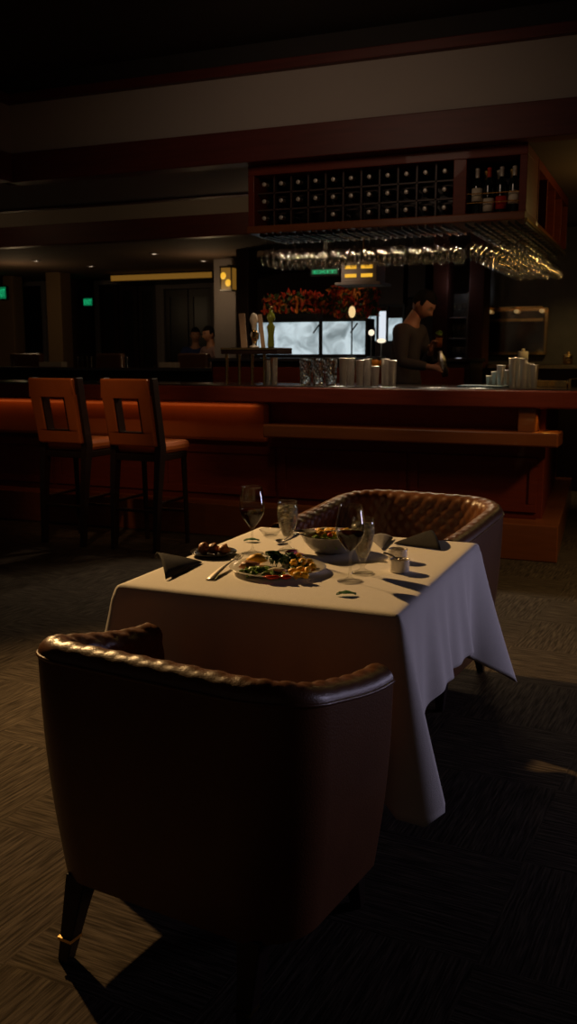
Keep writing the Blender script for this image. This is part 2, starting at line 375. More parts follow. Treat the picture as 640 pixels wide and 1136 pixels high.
struct(MB().box(-14, -3.2, 10.2, 10.32, 3.06, 3.45).build('trim_7', M['fascia']))
struct(MB().box(-14, -3.2, 10.17, 10.33, LOW - .01, 3.06).build('trim_8', M['wood_fascia'], bevel=.006))
struct(MB().box(-14, -3.2, 7.70, 7.80, LOW - .01, 3.45).build('trim_9', M['wood_fascia']))
# walls
struct(MB().box(-16, XR, 15.2, 15.35, 0, 3).build('wall_back', M['wood_panel']))
struct(MB().box(-16.1, -16, -2.5, 15.3, 0, 3.7).build('wall_left', M['wood_panel']))
struct(MB().box(XR, XR + .1, -2.5, 15.3, 0, 3.7).build('wall_right', M['wood_panel']))

# columns and openings of the far room
def col(px0, px1, y, d, mat, z0=0, z1=LOW, name='column', label=None):
    a, b = at(px0, 395, y=y).x, at(px1, 395, y=y).x
    o = MB().box(a, b, y, y + d, z0, z1).build(name, mat, bevel=.01)
    return o
tag(col(238, 262, 12.6, .35, M['plaster']), 'grey plastered column carrying the amber lantern, left of the bottles', 'column')
tag(col(262.5, 276, 11.6, .3, M['wood_panel']), 'narrow dark column between the lantern column and the bar flowers', 'column')
tag(col(54, 70, 13.5, .3, M['tan']), 'tan column at far left behind the first bar stool', 'column')
tag(col(-12, 17, 13.8, .3, M['tan']), 'wide tan column at the far left edge under the green sign', 'column')
tag(col(478, 495, 10.3, .3, M['wood_col']), 'dark red column directly behind the bartender', 'column')
tag(col(518, 535, 10.3, .35, M['wood_col']), 'dark red column between the glassware niche and the framed mirror', 'column')
def doorway(px0, px1, pytop, y, name, nleaf=2):
    a, b = at(px0, 395, y=y).x, at(px1, 395, y=y).x; zt = at(px0, pytop, y=y).z
    e = thing(name, None, None, ((a + b) / 2, y, 0)); del_cat(e); e['kind'] = 'structure'
    h = (b - a) / 2
    f = MB(); f.box(-h - .08, -h, -.05, .12, 0, zt + .08); f.box(h, h + .08, -.05, .12, 0, zt + .08); f.box(-h, h, -.05, .12, zt, zt + .08)
    f.build('door_frame', M['plaster'], e, bevel=.006)
    for k in range(nleaf):
        x0 = -h + 2 * h * k / nleaf; x1 = -h + 2 * h * (k + 1) / nleaf
        lf = MB(); lf.box(x0 + .01, x0 + .10, 0, .05, 0, zt - .01); lf.box(x1 - .10, x1 - .01, 0, .05, 0, zt - .01)
        lf.box(x0 + .10, x1 - .10, 0, .05, 0, .22); lf.box(x0 + .10, x1 - .10, 0, .05, zt - .14, zt - .01); lf.box(x0 + .10, x1 - .10, 0, .05, 1.0, 1.08)
        L_ = lf.build('door_leaf', M['wood_dark'], e)
        MB().box(x0 + .10, x1 - .10, .02, .03, .22, zt - .14).build('pane', M['black'], L_)
        hx = x1 - .06 if k % 2 == 0 else x0 + .06
        MB().tube([(hx, -.05, .9), (hx, -.05, 1.25)], .012, 8).build('door_handle', M['brass'], L_)
    return e
def del_cat(e):
    for k in ('category', 'label', 'group'):
        if k in e: del e[k]
doorway(184, 236, 321, 15.0, 'door_1'); doorway(112, 176, 316, 15.05, 'door_2', 3); doorway(20, 50, 318, 15.05, 'door_3', 1)

# cove light on the far ceiling
a, b = at(122, 300, y=14.2), at(236, 293, y=14.2)
cv = thing('cove_light', 'long amber cove light glowing under the far ceiling above the doors', 'cove light', ((a.x + b.x) / 2, 14.2, LOW))
hw = (b.x - a.x) / 2
MB().box(-hw, hw, .0, .9, -.14, -.001).build('cove_box', M['wood_dark'], cv)
MB().box(-hw + .02, hw - .02, -.012, -.002, -.12, -.03).build('light_strip', M['e_cove'], cv)

# recessed downlights
dl = thing('recessed_downlight', 'small round recessed downlight glowing at the far left over the tan columns', 'ceiling light', tuple(at(40, 289, z=LOW)), 0, 'recessed downlights of the far room')
MB().lathe([(.035, 0), (.07, 0), (.07, -.012), (.035, -.012)], 20, close=True).build('trim_ring', M['plaster'], dl)
MB().lathe([(0, -.003), (.034, -.003), (.034, -.008), (0, -.008)], 20).build('lens', M['e_spot'], dl)
for (px, py, lb) in ((101, 295, 'faint recessed downlight above the green sign by the doors'), (171, 281, 'recessed downlight nearest of the row, above the amber cove light'),
                     (226, 289, 'recessed downlight just above the right end of the amber cove light')):
    dup(dl, tuple(at(px, py, z=LOW)), label=lb)
dup(dl, tuple(at(439, 331, y=13.5)) , label='bright white downlight left of the bartender head')
bx = MB().box(at(425, 331, y=13.4).x, at(475, 331, y=13.4).x, 13.2, 13.9, at(439, 331, y=13.5).z, LOW); 
struct(bx.build('ceiling', M['ceil_low']))

def exit_sign(px, py, wpx, hpx, y, label, letters=True, ceil=LOW):
    c = at(px, py, y=y); s_ = (at(px + wpx / 2, py, y=y).x - at(px - wpx / 2, py, y=y).x); h = at(px, py - hpx / 2, y=y).z - at(px, py + hpx / 2, y=y).z
    e = thing('exit_sign', label, 'exit sign', (c.x, y, c.z - h / 2))
    MB().box(-s_ / 2 - .02, s_ / 2 + .02, 0, .06, -.02, h + .02).build('housing', M['black'], e, bevel=.004)
    MB().box(-s_ / 2, s_ / 2, -.006, -.001, 0, h).build('lit_face', M['e_greenface'] if letters else M['e_greenface'], e)
    MB().box(-.02, .02, .02, .04, h + .02, h + .022 + max(0.0, ceil - (c.z + h / 2) - .03)).build('hanger', M['black'], e)
    cu = bpy.data.curves.new('exit_text', 'FONT'); cu.body = 'EXIT'; cu.size = h * .95; cu.align_x = 'CENTER'; cu.extrude = .002
    o = bpy.data.objects.new('tmp', cu); COL.objects.link(o)
    dg = bpy.context.evaluated_depsgraph_get(); me = bpy.data.meshes.new_from_object(o.evaluated_get(dg))
    COL.objects.unlink(o); me.materials.clear(); me.materials.append(M['e_green'])
    t = bpy.data.objects.new('lettering', me); COL.objects.link(t); t.parent = e
    wd = max(v.co.x for v in me.vertices) - min(v.co.x for v in me.vertices)
    t.scale = (s_ * .86 / wd, 1, 1); t.rotation_euler = (PI / 2, 0, 0); t.location = (0, -.009, h * .16)
    return e
exit_sign(97.5, 335, 9.5, 8, 14.9, 'green glowing exit sign beside the doors in the far room')
exit_sign(1, 325, 11, 13, 13.7, 'green glowing exit sign cut by the left edge of the view')
exit_sign(360, 301.5, 28, 5, 9.3, 'thin green lit exit sign just under the hanging glasses', ceil=3.45)

# amber lantern on the grey column
c = at(253.5, 308, y=12.35)
ln = thing('wall_lantern', 'amber glass lantern glowing on the grey column', 'lantern', (c.x, 12.35, c.z - .17))
hw = .085
MB().box(-hw - .01, hw + .01, -hw - .01, hw + .01, -.02, 0).build('base', M['black'], ln)
MB().box(-hw, hw, -hw, hw, .0, .30).build('amber_pane', M['e_cove'], ln)
fr = MB()
for sx in (-1, 1):
    for sy in (-1, 1): fr.box(sx * hw - .008, sx * hw + .008, sy * hw - .008, sy * hw + .008, 0, .30)
fr.box(-hw - .012, hw + .012, -hw - .012, hw + .012, .30, .325); fr.box(-.02, .02, 0, .25, .325, .35)
fr.build('frame', M['black'], ln)
for (x, z) in ((-.04, .19), (.035, .09)):
    MB().blob((x, -hw - .004, z), (.045, .012, .05), 1, 0).build('bulb_glow', M['e_amber'], ln, smooth=True)

# drum pendant with four amber panes (right of the centre)
c = at(403, 303, y=9.9)
c.z = at(403, 303, y=9.4).z; c.x = at(403, 303, y=9.4).x
pd = thing('pendant_lamp', 'square pendant lamp with four amber panes under the hanging glasses', 'pendant lamp', (c.x, 9.4, c.z))
MB().box(-.19, .19, -.15, .15, -.10, .10).build('shade', M['plaster'], pd, bevel=.01)
for sx in (-.085, .085):
    for z in (-.035, .05): MB().box(sx - .06, sx + .06, -.158, -.150, z - .017, z + .017).build('pane', M['e_amber'], pd)
MB().tube([(0, 0, .10), (0, 0, LOW - c.z)], .008, 8).build('stem', M['brass'], pd)
tp = MB().box(-.24, .24, -.2, .2, -.13, -.101).build('bottom_plate', M['plaster'], pd, bevel=.006)

# ================================================================== BAR
BT = 1.20
bar = thing('bar_counter', 'long dark red wooden bar counter with polished top, ledge and raised plinth', 'bar counter', (-2.0, 6.9, 0))
def bpart(mb, name, mat, bev=.006, lab=None):
    o = mb.build(name, mat, bar, bevel=bev); o.location = (2.0, -6.9, 0)
    if lab: o['label'] = lab
    return o
BL = -9.5
sl = .07  # the bar's end runs slightly inward
def endx(x, y): return x - (y - 6.6) * sl
bpart(MB().poly([(BL, 6.60), (-.60, 6.60), (endx(-.60, 9.35), 9.35), (-1.62, 9.35), (-1.45, 7.25), (BL, 7.25)], BT - .03, BT), 'countertop', M['top'])
bpart(MB().poly([(BL, 6.585), (-.585, 6.585), (endx(-.585, 9.35), 9.35), (endx(-.68, 9.35), 9.35), (-.68, 6.68), (BL, 6.68)], BT - .135, BT - .012), 'counter_edge', M['wood_red'], .012)
bpart(MB().poly([(BL, 6.86), (-.86, 6.86), (endx(-.86, 9.3), 9.3), (endx(-1.1, 9.3), 9.3), (-1.2, 7.1), (BL, 7.1)], 0, BT - .03), 'bar_body', M['wood_red'])
# raised panelling on the bar front
pn = MB()
x = BL + .1
while x < -1.1:
    x1 = min(x + 1.05, -.9)
    for (q0, q1, r0, r1) in ((x, x1, .30, .36), (x, x1, .64, .70), (x, x + .06, .36, .64), (x1 - .06, x1, .36, .64)):
        pn.box(q0, q1, 6.845, 6.862, r0, r1)
    x = x1 + .03
bpart(pn, 'raised_panelling', M['wood_red'], .004)
bpart(MB().box(-2.95, -.74, 6.60, 6.87, .80, .90), 'ledge', M['wood_warm'], .012, 'drink ledge running below the counter at its right end')
bpart(MB().box(-1.02, -.90, 6.62, 6.86, .90, BT - .135), 'end_bracket', M['wood_warm'], .006)
bpart(MB().poly([(BL, 6.58), (-.71, 6.58), (endx(-.71, 9.35), 9.35), (endx(-.90, 9.35), 9.35), (-.90, 6.8), (BL, 6.8)], 0, .26), 'plinth', M['wood_warm'], .008)
pb = MB()
for x0, x1 in ((BL, -7.3), (-7.28, -5.15), (-5.13, -2.99)): pb.box(x0 + .01, x1 - .01, 6.80, 6.865, .74, 1.05)
bpart(pb, 'leather_band', M['leather_orange'], .03, 'orange leather padding under the counter overhang')
ls = MB().box(-.84, -.70, 6.57, 6.575, .925, .965)
lamp('SPOT', 'assumed_ledge_lamp', (-.84, 6.68, 1.05), 1.1, (1.0, .55, .08), (-.84, 6.70, .8), spot_size=R(110), spot_blend=.6, shadow_soft_size=.02)  # assumed small lamp, lights the ledge's yellow right end
# raised serving floor inside the bar
tag(MB().box(-6.5, -1.75, 7.32, 9.3, 0.001, .22).build('duckboard', M['wood_dark'], bevel=.01), 'raised dark floor platform inside the bar under the bartender', 'platform')

# overhead wine rack following the bar
CX0, CX1, CY0, CZ0, CZ1 = -3.06, -1.02, 6.60, 2.32, LOW - .012
rk = thing('wine_cabinet', 'dark red overhead wine cabinet hanging from the ceiling above the bar', 'cabinet', (-2.0, 6.6, CZ0))
def rpart(mb, name, mat, bev=.004, lab=None):
    o = mb.build(name, mat, rk, bevel=bev); o.location = (2.0, -6.6, -CZ0)
    if lab: o['label'] = lab
    return o
rpart(MB().box(CX0, CX1, CY0 - .03, CY0 + .52, CZ0, CZ0 + .055), 'bottom_panel', M['wood_warm'], .008)
rpart(MB().box(CX0, CX1, CY0, CY0 + .5, CZ1 - .07, CZ1), 'top_panel', M['wood_red'])
rpart(MB().box(CX0, CX0 + .05, CY0, CY0 + .5, CZ0 + .05, CZ1 - .07), 'side_panel', M['wood_red'])
rpart(MB().box(-1.515, -1.425, CY0, CY0 + .5, CZ0 + .05, CZ1 - .07), 'divider', M['wood_red'])
rpart(MB().box(CX1 - .05, CX1, CY0, CY0 + .5, CZ0 + .05, CZ1 - .07), 'side_panel', M['wood_red'])
rpart(MB().box(CX0 + .05, CX1 - .05, CY0 + .47, CY0 + .49, CZ0 + .05, CZ1 - .07), 'back_panel', M['wood_dark'])
lat = MB()
xs0, xs1 = CX0 + .05, -1.515
for k in range(1, 11):
    xx = xs0 + (xs1 - xs0) * k / 11; lat.box(xx - .006, xx + .006, CY0 + .06, CY0 + .10, CZ0 + .055, CZ1 - .07)
rh = (CZ1 - .07 - CZ0 - .055) / 3
for j in range(1, 3): lat.box(xs0, xs1, CY0 + .06, CY0 + .10, CZ0 + .055 + rh * j - .005, CZ0 + .055 + rh * j + .005)
for j in range(0, 3):
    lat.box(xs0, xs1, CY0 + .30, CY0 + .33, CZ0 + .055 + rh * j, CZ0 + .055 + rh * j + .012)
rpart(lat, 'bottle_lattice', M['wood_panel'], 0)
rl = MB()
for z in (CZ0 + .13, CZ0 + .19): rl.tube([(-1.425, CY0 + .02, z), (CX1 - .05, CY0 + .02, z)], .004, 8)
rpart(rl, 'bottle_rail', M['brass'], 0, 'thin brass rails across the open right bay')
# side arm running back over the bar end
ax0, ax1 = -1.50, -1.02
rpart(MB().poly([(ax0, 7.13), (ax1, 7.13), (ax1 - .02, 9.0), (ax0, 9.0)], CZ0, CZ0 + .055), 'side_arm_bottom', M['wood_warm'], .008)
sa = MB()
sa.box(ax0, ax1, 7.13, 9.0, CZ1 - .07, CZ1)
for y in (7.13, 7.6, 8.07, 8.54, 8.97): sa.box(ax0, ax1, y, y + .03, CZ0 + .05, CZ1 - .07)
sa.box(ax0, ax0 + .02, 7.13, 9.0, CZ0 + .05, CZ1 - .07)
rpart(sa, 'side_arm', M['wood_red'])
rpart(MB().box(CX1 - .005, CX1 + .012, CY0 + .0, 8.95, CZ0 - .01, CZ0 + .012), 'brass_edge', M['brass'], .002, 'brass trim along the right lower edge')
# hanging rails
hr = MB()
def rails(x0, x1, n, y0, y1):
    out = []
    for k in range(n):
        xx = x0 + (x1 - x0) * (k + .5) / n; out.append(xx)
        for s_ in (-1, 1): hr.box(xx + s_ * .020 - .004 + (-.012 if s_ < 0 else .012), xx + s_ * .020 + .004 + (-.012 if s_ < 0 else .012), y0, y1, CZ0 - .022, CZ0 + .001)
    return out
railsA = rails(CX0 + .07, -1.50, 13, CY0 + .0, CY0 + .50)
railsB = rails(-1.45, CX1 + .02, 4, CY0 + .02, 8.9)
rpart(hr, 'glass_rail', M['wood_dark'], 0)

def glass_profile(h, rb, rmax, rrim, foot, stem_h, th=.0012):
    out = [(0, 0), (foot, 0.001), (foot, .003), (foot * .45, .006), (.006, .014), (.0038, .03), (.0038, stem_h - .012), (.008, stem_h)]
    bh = h - stem_h; n = 9
    for i in range(1, n + 1):
        t = i / n
        r_ = rmax * math.sin(min(1, t / .5) * PI / 2) ** .8 if t < .5 else rmax + (rrim - rmax) * ((t - .5) / .5) ** 1.6
        out.append((r_, stem_h + bh * t))
    inn = [(max(r_ - th, 0.0), z) for r_, z in out[8:][::-1]]
    inn = [(out[-1][0] - th * .5, out[-1][1] + .0008)] + inn
    return out + inn + [(0, stem_h + .005)]
GP = glass_profile(.205, 0, .047, .036, .036, .090)
hg = thing('wine_glass', None, 'wine glass', (0, 0, 0))
MB().lathe(GP, 16).build('glass_bowl', M['glass_bar'], hg, smooth=True)
GA = 'upside-down wine glasses in the rail rows under the wide left bay'
GB = 'upside-down wine glasses in the rail rows under the right bay'
first = True
def hang(x, y, lab, grp):
    global first
    if first:
        hg.location = (x, y, CZ0 - .0225); hg.rotation_euler = (PI, 0, 0); hg['label'] = lab; hg['group'] = grp; first = False
    else: dup(hg, (x, y, CZ0 - .0225), rot=(PI, 0, random.uniform(0, 1)), label=lab, group=grp)
OR15 = ['front', 'second', 'third', 'fourth', 'fifth', 'sixth', 'seventh', 'eighth', 'ninth', 'tenth', 'eleventh', 'twelfth', 'thirteenth', 'fourteenth', 'last']
RN = ['first'] + OR15[1:14] + ['last']
def glabel(k, n, rail, nr, rack):
    a = 'frontmost' if k == 0 else ('rearmost' if k == n - 1 else OR15[k] + ' from the front')
    return 'upside-down wine glass, %s on the %s rail of the %s rack' % (a, RN[rail] if rail < nr - 1 else 'last', rack)
for a, xx in enumerate(railsA):
    for k in range(4): hang(xx + random.uniform(-.003, .003), CY0 + .06 + .125 * k, glabel(k, 4, a, 13, 'wide left'), GA)
for a, xx in enumerate(railsB):
    for k in range(13): hang(xx + random.uniform(-.003, .003), CY0 + .09 + .172 * k, glabel(k, 13, a, 4, 'right'), GB)

# bottles lying in the rack, necks to the room
BOT = [(0, 0), (.030, 0), (.036, .004), (.037, .012), (.037, .185), (.034, .205), (.022, .225), (.0145, .245), (.0135, .30), (.0, .302)]
FOI = [(.0148, .246), (.0150, .296), (.0158, .297), (.0158, .307), (.012, .309), (0, .309)]
wb = thing('wine_bottle', None, 'wine bottle', (0, 0, 0))
MB().lathe(BOT, 18).build('bottle_body', M['bottle'], wb, smooth=True)
MB().lathe(FOI, 14).build('foil_cap', M['foil'], wb, smooth=True)
ordn = ['first', 'second', 'third', 'fourth', 'fifth', 'sixth', 'seventh', 'eighth', 'ninth', 'tenth', 'last']
rown = ['bottom', 'middle', 'top']
f1 = True
for j in range(3):
    for k in range(11):
        if (j, k) in ((0, 2), (0, 3), (0, 5)): continue
        xx = xs0 + (xs1 - xs0) * (k + .5) / 11; zz = CZ0 + .055 + rh * j + .012 + .0372
        lb = 'wine bottle lying in the %s row of the rack, %s from the left' % (rown[j], ordn[k])
        loc = (xx, CY0 + .335, zz + .02); rot = (PI / 2 + R(2), 0, 0)
        if f1: wb.location = loc; wb.rotation_euler = rot; wb['label'] = lb; wb['group'] = 'wine bottles lying in the overhead rack'; f1 = False
        else: dup(wb, loc, rot=rot, label=lb)
# standing bottles in the right bay
def std_bottle(x, y, z, foil, labmat, lab, low=True, zlab=.05):
    e = thing('wine_bottle', lab, 'wine bottle', (x, y, z), random.uniform(-.2, .2), 'bottles standing in the right bay')
    MB().lathe(BOT, 20).build('bottle_body', M['bottle'], e, smooth=True)
    MB().lathe(FOI, 14).build('foil_cap', foil, e, smooth=True)
    MB().lathe([(.0376, zlab), (.0378, zlab), (.0378, zlab + .085), (.0376, zlab + .085)], 20, close=True).build('paper_label', labmat, e, smooth=True)
zb = CZ0 + .055
std_bottle(-1.365, CY0 + .08, zb, M['foil'], M['label_w'], 'wine bottle with round cream label, leftmost standing in the right bay', zlab=.09)
std_bottle(-1.285, CY0 + .08, zb, M['petal_red'], M['label_w'], 'wine bottle with low cream label and red cap, second standing in the right bay', zlab=.02)
std_bottle(-1.200, CY0 + .08, zb, M['foil'], M['label_r'], 'wine bottle with red label, third standing in the right bay', zlab=.03)
std_bottle(-1.115, CY0 + .08, zb, M['foil'], M['label_w'], 'wine bottle with tall cream label, rightmost standing in the right bay', zlab=.06)
std_bottle(-1.325, CY0 + .19, zb, M['foil_gold'], M['black'], 'dark wine bottle behind the leftmost pair in the right bay')
std_bottle(-1.240, CY0 + .19, zb, M['foil'], M['black'], 'dark wine bottle behind the red-labelled one in the right bay')
std_bottle(-1.150, CY0 + .19, zb, M['foil_gold'], M['label_w'], 'wine bottle in the back row at the right of the right bay')

# ---------------- things on the bar top
def xon(px, y=6.85): return at(px, 428, y=y).x
def crystal(px, y, lab):
    e = thing('mixing_glass', lab, 'mixing glass', (xon(px, y), y, BT), 0, 'cut crystal mixing glasses on the bar')
    prof = [(0, 0), (.036, 0), (.040, .006)] + [(.041 + .001 * i, .012 + .0205 * i) for i in range(10)] + [(.049, .205), (.045, .205)] + [(.043 - .001 * i, .19 - .0205 * i) for i in range(9)] + [(0, .02)]
    MB().lathe(prof, 28, tw=lambda k, j: 1 + (.045 if (k + j) % 2 else -.035) * (1 if 2 < j < 13 else 0)).build('cut_glass_wall', M['crystal'], e, smooth=False)
crystal(339, 6.85, 'tall cut crystal mixing glass on the bar, leftmost of the three')
crystal(353, 6.86, 'tall cut crystal mixing glass on the bar, middle of the three')
crystal(367, 6.85, 'tall cut crystal mixing glass on the bar, beside the steel tins')
def tin(px, y, h, r0, r1, lab, grp, mat='steel', name='shaker_tin'):
    e = thing(name, lab, 'shaker tin', (xon(px, y), y, BT), 0, grp)
    MB().lathe([(0, 0), (r0, 0), (r0 + .001, .004), (r1, h - .006), (r1 + .002, h - .003), (r1 + .001, h), (r1 - .002, h - .003), (r0 - .002, .01), (0, .01)], 24).build('tin_wall', M[mat], e, smooth=True)
g1 = 'steel shaker tins beside the crystal glasses'
for px, y, h, lb in ((380.5, 6.83, .205, 'tall steel shaker tin touching the crystal glasses'), (389, 6.9, .205, 'steel shaker tin, second from the crystal glasses'),
                     (399, 6.83, .19, 'steel shaker tin, third from the crystal glasses'), (407.5, 6.92, .20, 'steel shaker tin behind the short one'),
                     (416, 6.83, .145, 'short steel shaker tin in the row left of the bartender'), (427, 6.9, .20, 'steel shaker tin, second from the bartender'),
                     (435, 6.83, .19, 'steel shaker tin at the right end of the row by the bartender')):
    tin(px, y, h, .024, .032, lb, g1)
g2 = 'steel shaker tins clustered at the right end of the bar'
for px, y, h, lb in ((542, 6.95, .08, 'tiny steel jigger at the left of the right-hand tin cluster'), (549, 6.92, .11, 'small steel tin left in the right-hand cluster'),
                     (555, 6.83, .155, 'medium steel tin in front of the right-hand cluster'), (561, 6.98, .12, 'small steel tin behind the medium one in the right-hand cluster'),
                     (568, 6.85, .205, 'tall steel tin, leftmost of the tall ones in the right-hand cluster'), (574, 7.0, .21, 'tall steel tin at the back of the right-hand cluster'),
                     (580, 6.85, .205, 'tall steel tin, second of the tall front ones in the right-hand cluster'), (587, 6.98, .17, 'steel tin behind the right end of the cluster'),
                     (592, 6.85, .16, 'steel tin at the right end of the right-hand cluster')):
    tin(px, y, h, .021 if h > .1 else .014, .030 if h > .1 else .022, lb, g2)
tin(304, 6.86, .21, .024, .031, 'steel tin standing under the end of the raised tray stand', None)
tin(297, 6.95, .19, .022, .028, 'steel tin just behind the one under the tray stand end', None)
tag(MB().box(xon(512), xon(562), 6.70, 6.98, BT + .0005, BT + .012).build('bar_mat', M['mat'], bevel=.003), 'flat blue rubber bar mat in front of the right-hand tins', 'bar mat')

# raised tray stand at the left with boards, bottle and ornament
ts = thing('tray_stand', 'dark raised tray stand on brass legs on the bar', 'stand', (xon(278), 6.9, BT))
X0 = ts.location.x
A, Bx = at(246, 388, y=6.8).x - X0, at(308, 388, y=6.8).x - X0
MB().box(A, Bx, -.12, .20, .235, .285).build('tray', M['wood_dark'], ts, bevel=.006)
MB().box(A, Bx, -.125, -.118, .270, .285).build('tray_edge', M['brass'], ts)
for px in (280, 252):
    q = xon(px, 6.85) - X0
    MB().tube([(q, -.05, 0), (q, -.05, .236)], .013, 12).build('leg', M['brass'], ts)
    MB().tube([(q + .03, .12, 0), (q + .03, .12, .236)], .013, 12).build('leg', M['brass'], ts)
TZ = BT + .2851
def board(px, lean, lab, w_=.05, h=.27, mat='tan_wood'):
    e = MB().box(-w_ / 2, w_ / 2, -.006, .006, 0, h).build('menu_board', M[mat], bevel=.002, loc=(at(px, 385, y=6.9).x, 6.9, TZ + .0005), rot=(0, R(lean), R(20)))
    tag(e, lab, 'menu board')
board(271, -4, 'pale upright menu board at the left of the tray stand')
board(292, -6, 'reddish upright menu board beside the green bottle on the tray stand', .035, .26, 'tan_wood')
e = thing('decorative_figurine', 'small gold and cream ornament between the menu boards on the tray stand', 'ornament', (at(281, 385, y=6.92).x, 6.93, TZ))
MB().lathe([(0, 0), (.035, 0), (.035, .012), (.010, .02), (.014, .06), (.026, .10), (.012, .14), (.016, .17), (.034, .22), (.02, .265), (0, .275)], 18, tw=lambda k, j: 1 + .15 * math.sin(k * 1.4 + j)).build('figure', M['paper'], e, smooth=True)
MB().blob((0.02, -.02, .09), (.03, .012, .05), 3, .3).build('gold_leaf', M['brass'], e, smooth=True)
e = thing('glass_bottle', 'tall olive green bottle with a knobbed neck on the tray stand', 'bottle', (at(300, 385, y=6.95).x, 6.96, TZ))
MB().lathe([(0, 0), (.026, 0), (.028, .02), (.024, .10), (.03, .14), (.034, .165), (.018, .19), (.022, .205), (.036, .23), (.032, .255), (.014, .275), (.012, .30), (0, .30)], 20).build('bottle_body', M['green_glass'], e, smooth=True)
MB().lathe([(0, .30), (.014, .30), (.014, .325), (0, .33)], 12).build('stopper', M['brass'], e, smooth=True)

# tray with oranges and small lamps left of the bartender
ty = 7.5
e = thing('serving_tray', 'round brass serving tray on a short foot left of the bartender', 'tray', (at(417, 398, y=ty).x, ty, BT - .03))
MB().lathe([(0, 0), (.07, 0), (.02, .02), (.02, .14), (.11, .155), (.125, .17), (.122, .172), (.10, .162), (0, .16)], 28).build('tray_dish', M['brass'], e, smooth=True)
sh = MB().box(-7, -1.7, 7.36, 7.7, .222, BT - .03).build('under_bar_station', M['black'], bevel=.01); tag(sh, 'black work station behind the bar top at the bartender side', 'work station')
for dx, dy, lb in ((.055, .01, 'bright orange at the right of the brass tray'), (.01, -.03, 'orange in the middle of the brass tray'), (-.045, .03, 'orange at the left of the brass tray')):
    o = MB().blob((0, 0, 0), (.033, .033, .031), 2, .02, 16).build('orange', M['orange'], smooth=True, loc=(e.location.x + dx, ty + dy, BT - .03 + .192))
    tag(o, lb, 'orange', 'oranges on the brass tray')
def globe_lamp(px, py, y, r_, lab, base_z, sx=1.0, mat='e_warm'):
    c = at(px, py, y=y); e = thing('globe_lamp', lab, 'lamp', (c.x, y, base_z))
    h = c.z - base_z
    MB().lathe([(0, 0), (.05, 0), (.045, .015), (.008, .02), (.008, h - r_), (0, h - r_)], 16).build('stand', M['black'], e, smooth=True)
    MB().blob((0, 0, h), (r_ * sx, r_ * sx, r_), 0, 0, 16).build('globe', M[mat], e, smooth=True)
# back bar counter
bb = thing('back_bar_cabinet', 'long dark back bar cabinet behind the bartender', 'cabinet', (-3.4, 9.75, 0))
MB().box(-1.45, 1.45, -.3, .38, 0, 1.36).build('cabinet_body', M['wood_dark'], bb, bevel=.01)
MB().box(-1.47, 1.47, -.34, .40, 1.36, 1.40).build('cabinet_top', M['top'], bb, bevel=.006)
for k in range(4): 
    d = MB().box(-1.42 + .71 * k, -.73 + .71 * k, -.325, -.301, .1, 1.30).build('door', M['wood_red'], bb, bevel=.006)
    MB().tube([(-.80 + .71 * k, -.345, .7), (-.80 + .71 * k, -.345, .95)], .008, 8).build('handle', M['brass'], d)
globe_lamp(412, 369, 9.5, .032, 'small round white globe lamp on the back bar', 1.40)
globe_lamp(423, 378, 9.5, .024, 'wide flat oval lamp beside the round globe lamp on the back bar', 1.40, 2.0)
globe_lamp(390.5, 346, 9.45, .06, 'tall warm candle-shaped lamp among the red foliage', 1.40, .6, 'e_lamp')

# lit display case
dcx = at(354, 376, y=9.6).x
dc = thing('display_case', 'long dark-framed display case with two pale lit panes on the back bar', 'display case', (dcx, 9.6, 1.40))
x0, x1 = at(283, 376, y=9.6).x - dcx, at(407, 376, y=9.6).x - dcx; xm = at(355.5, 376, y=9.6).x - dcx
zt = at(354, 357, y=9.6).z - 1.40; z0 = at(354, 393, y=9.6).z - 1.40
MB().box(x0, x1, 0.0, .26, .0, z0).box(x0, x1, 0, .26, zt, zt + .03).box(x0, x0 + .02, 0, .26, z0, zt).box(x1 - .02, x1, 0, .26, z0, zt).box(xm - .02, xm + .02, 0, .26, z0, zt).build('frame', M['black'], dc)
MB().box(x0 + .02, xm - .02, .01, .02, z0, zt).build('lit_pane', M['pane'], dc)
MB().box(xm + .02, x1 - .02, .01, .02, z0, zt).build('lit_pane', M['pane'], dc)
for xx in (xm, x1 - .10): MB().tube([(xx, -.02, zt - .02), (xx - .07, -.04, zt - .12)], .008, 8).build('handle', M['black'], dc)
MB().box((x0 + xm) / 2 - .35, (x0 + xm) / 2 - .34, .006, .012, z0, zt).build('glazing_bar', M['black'], dc)

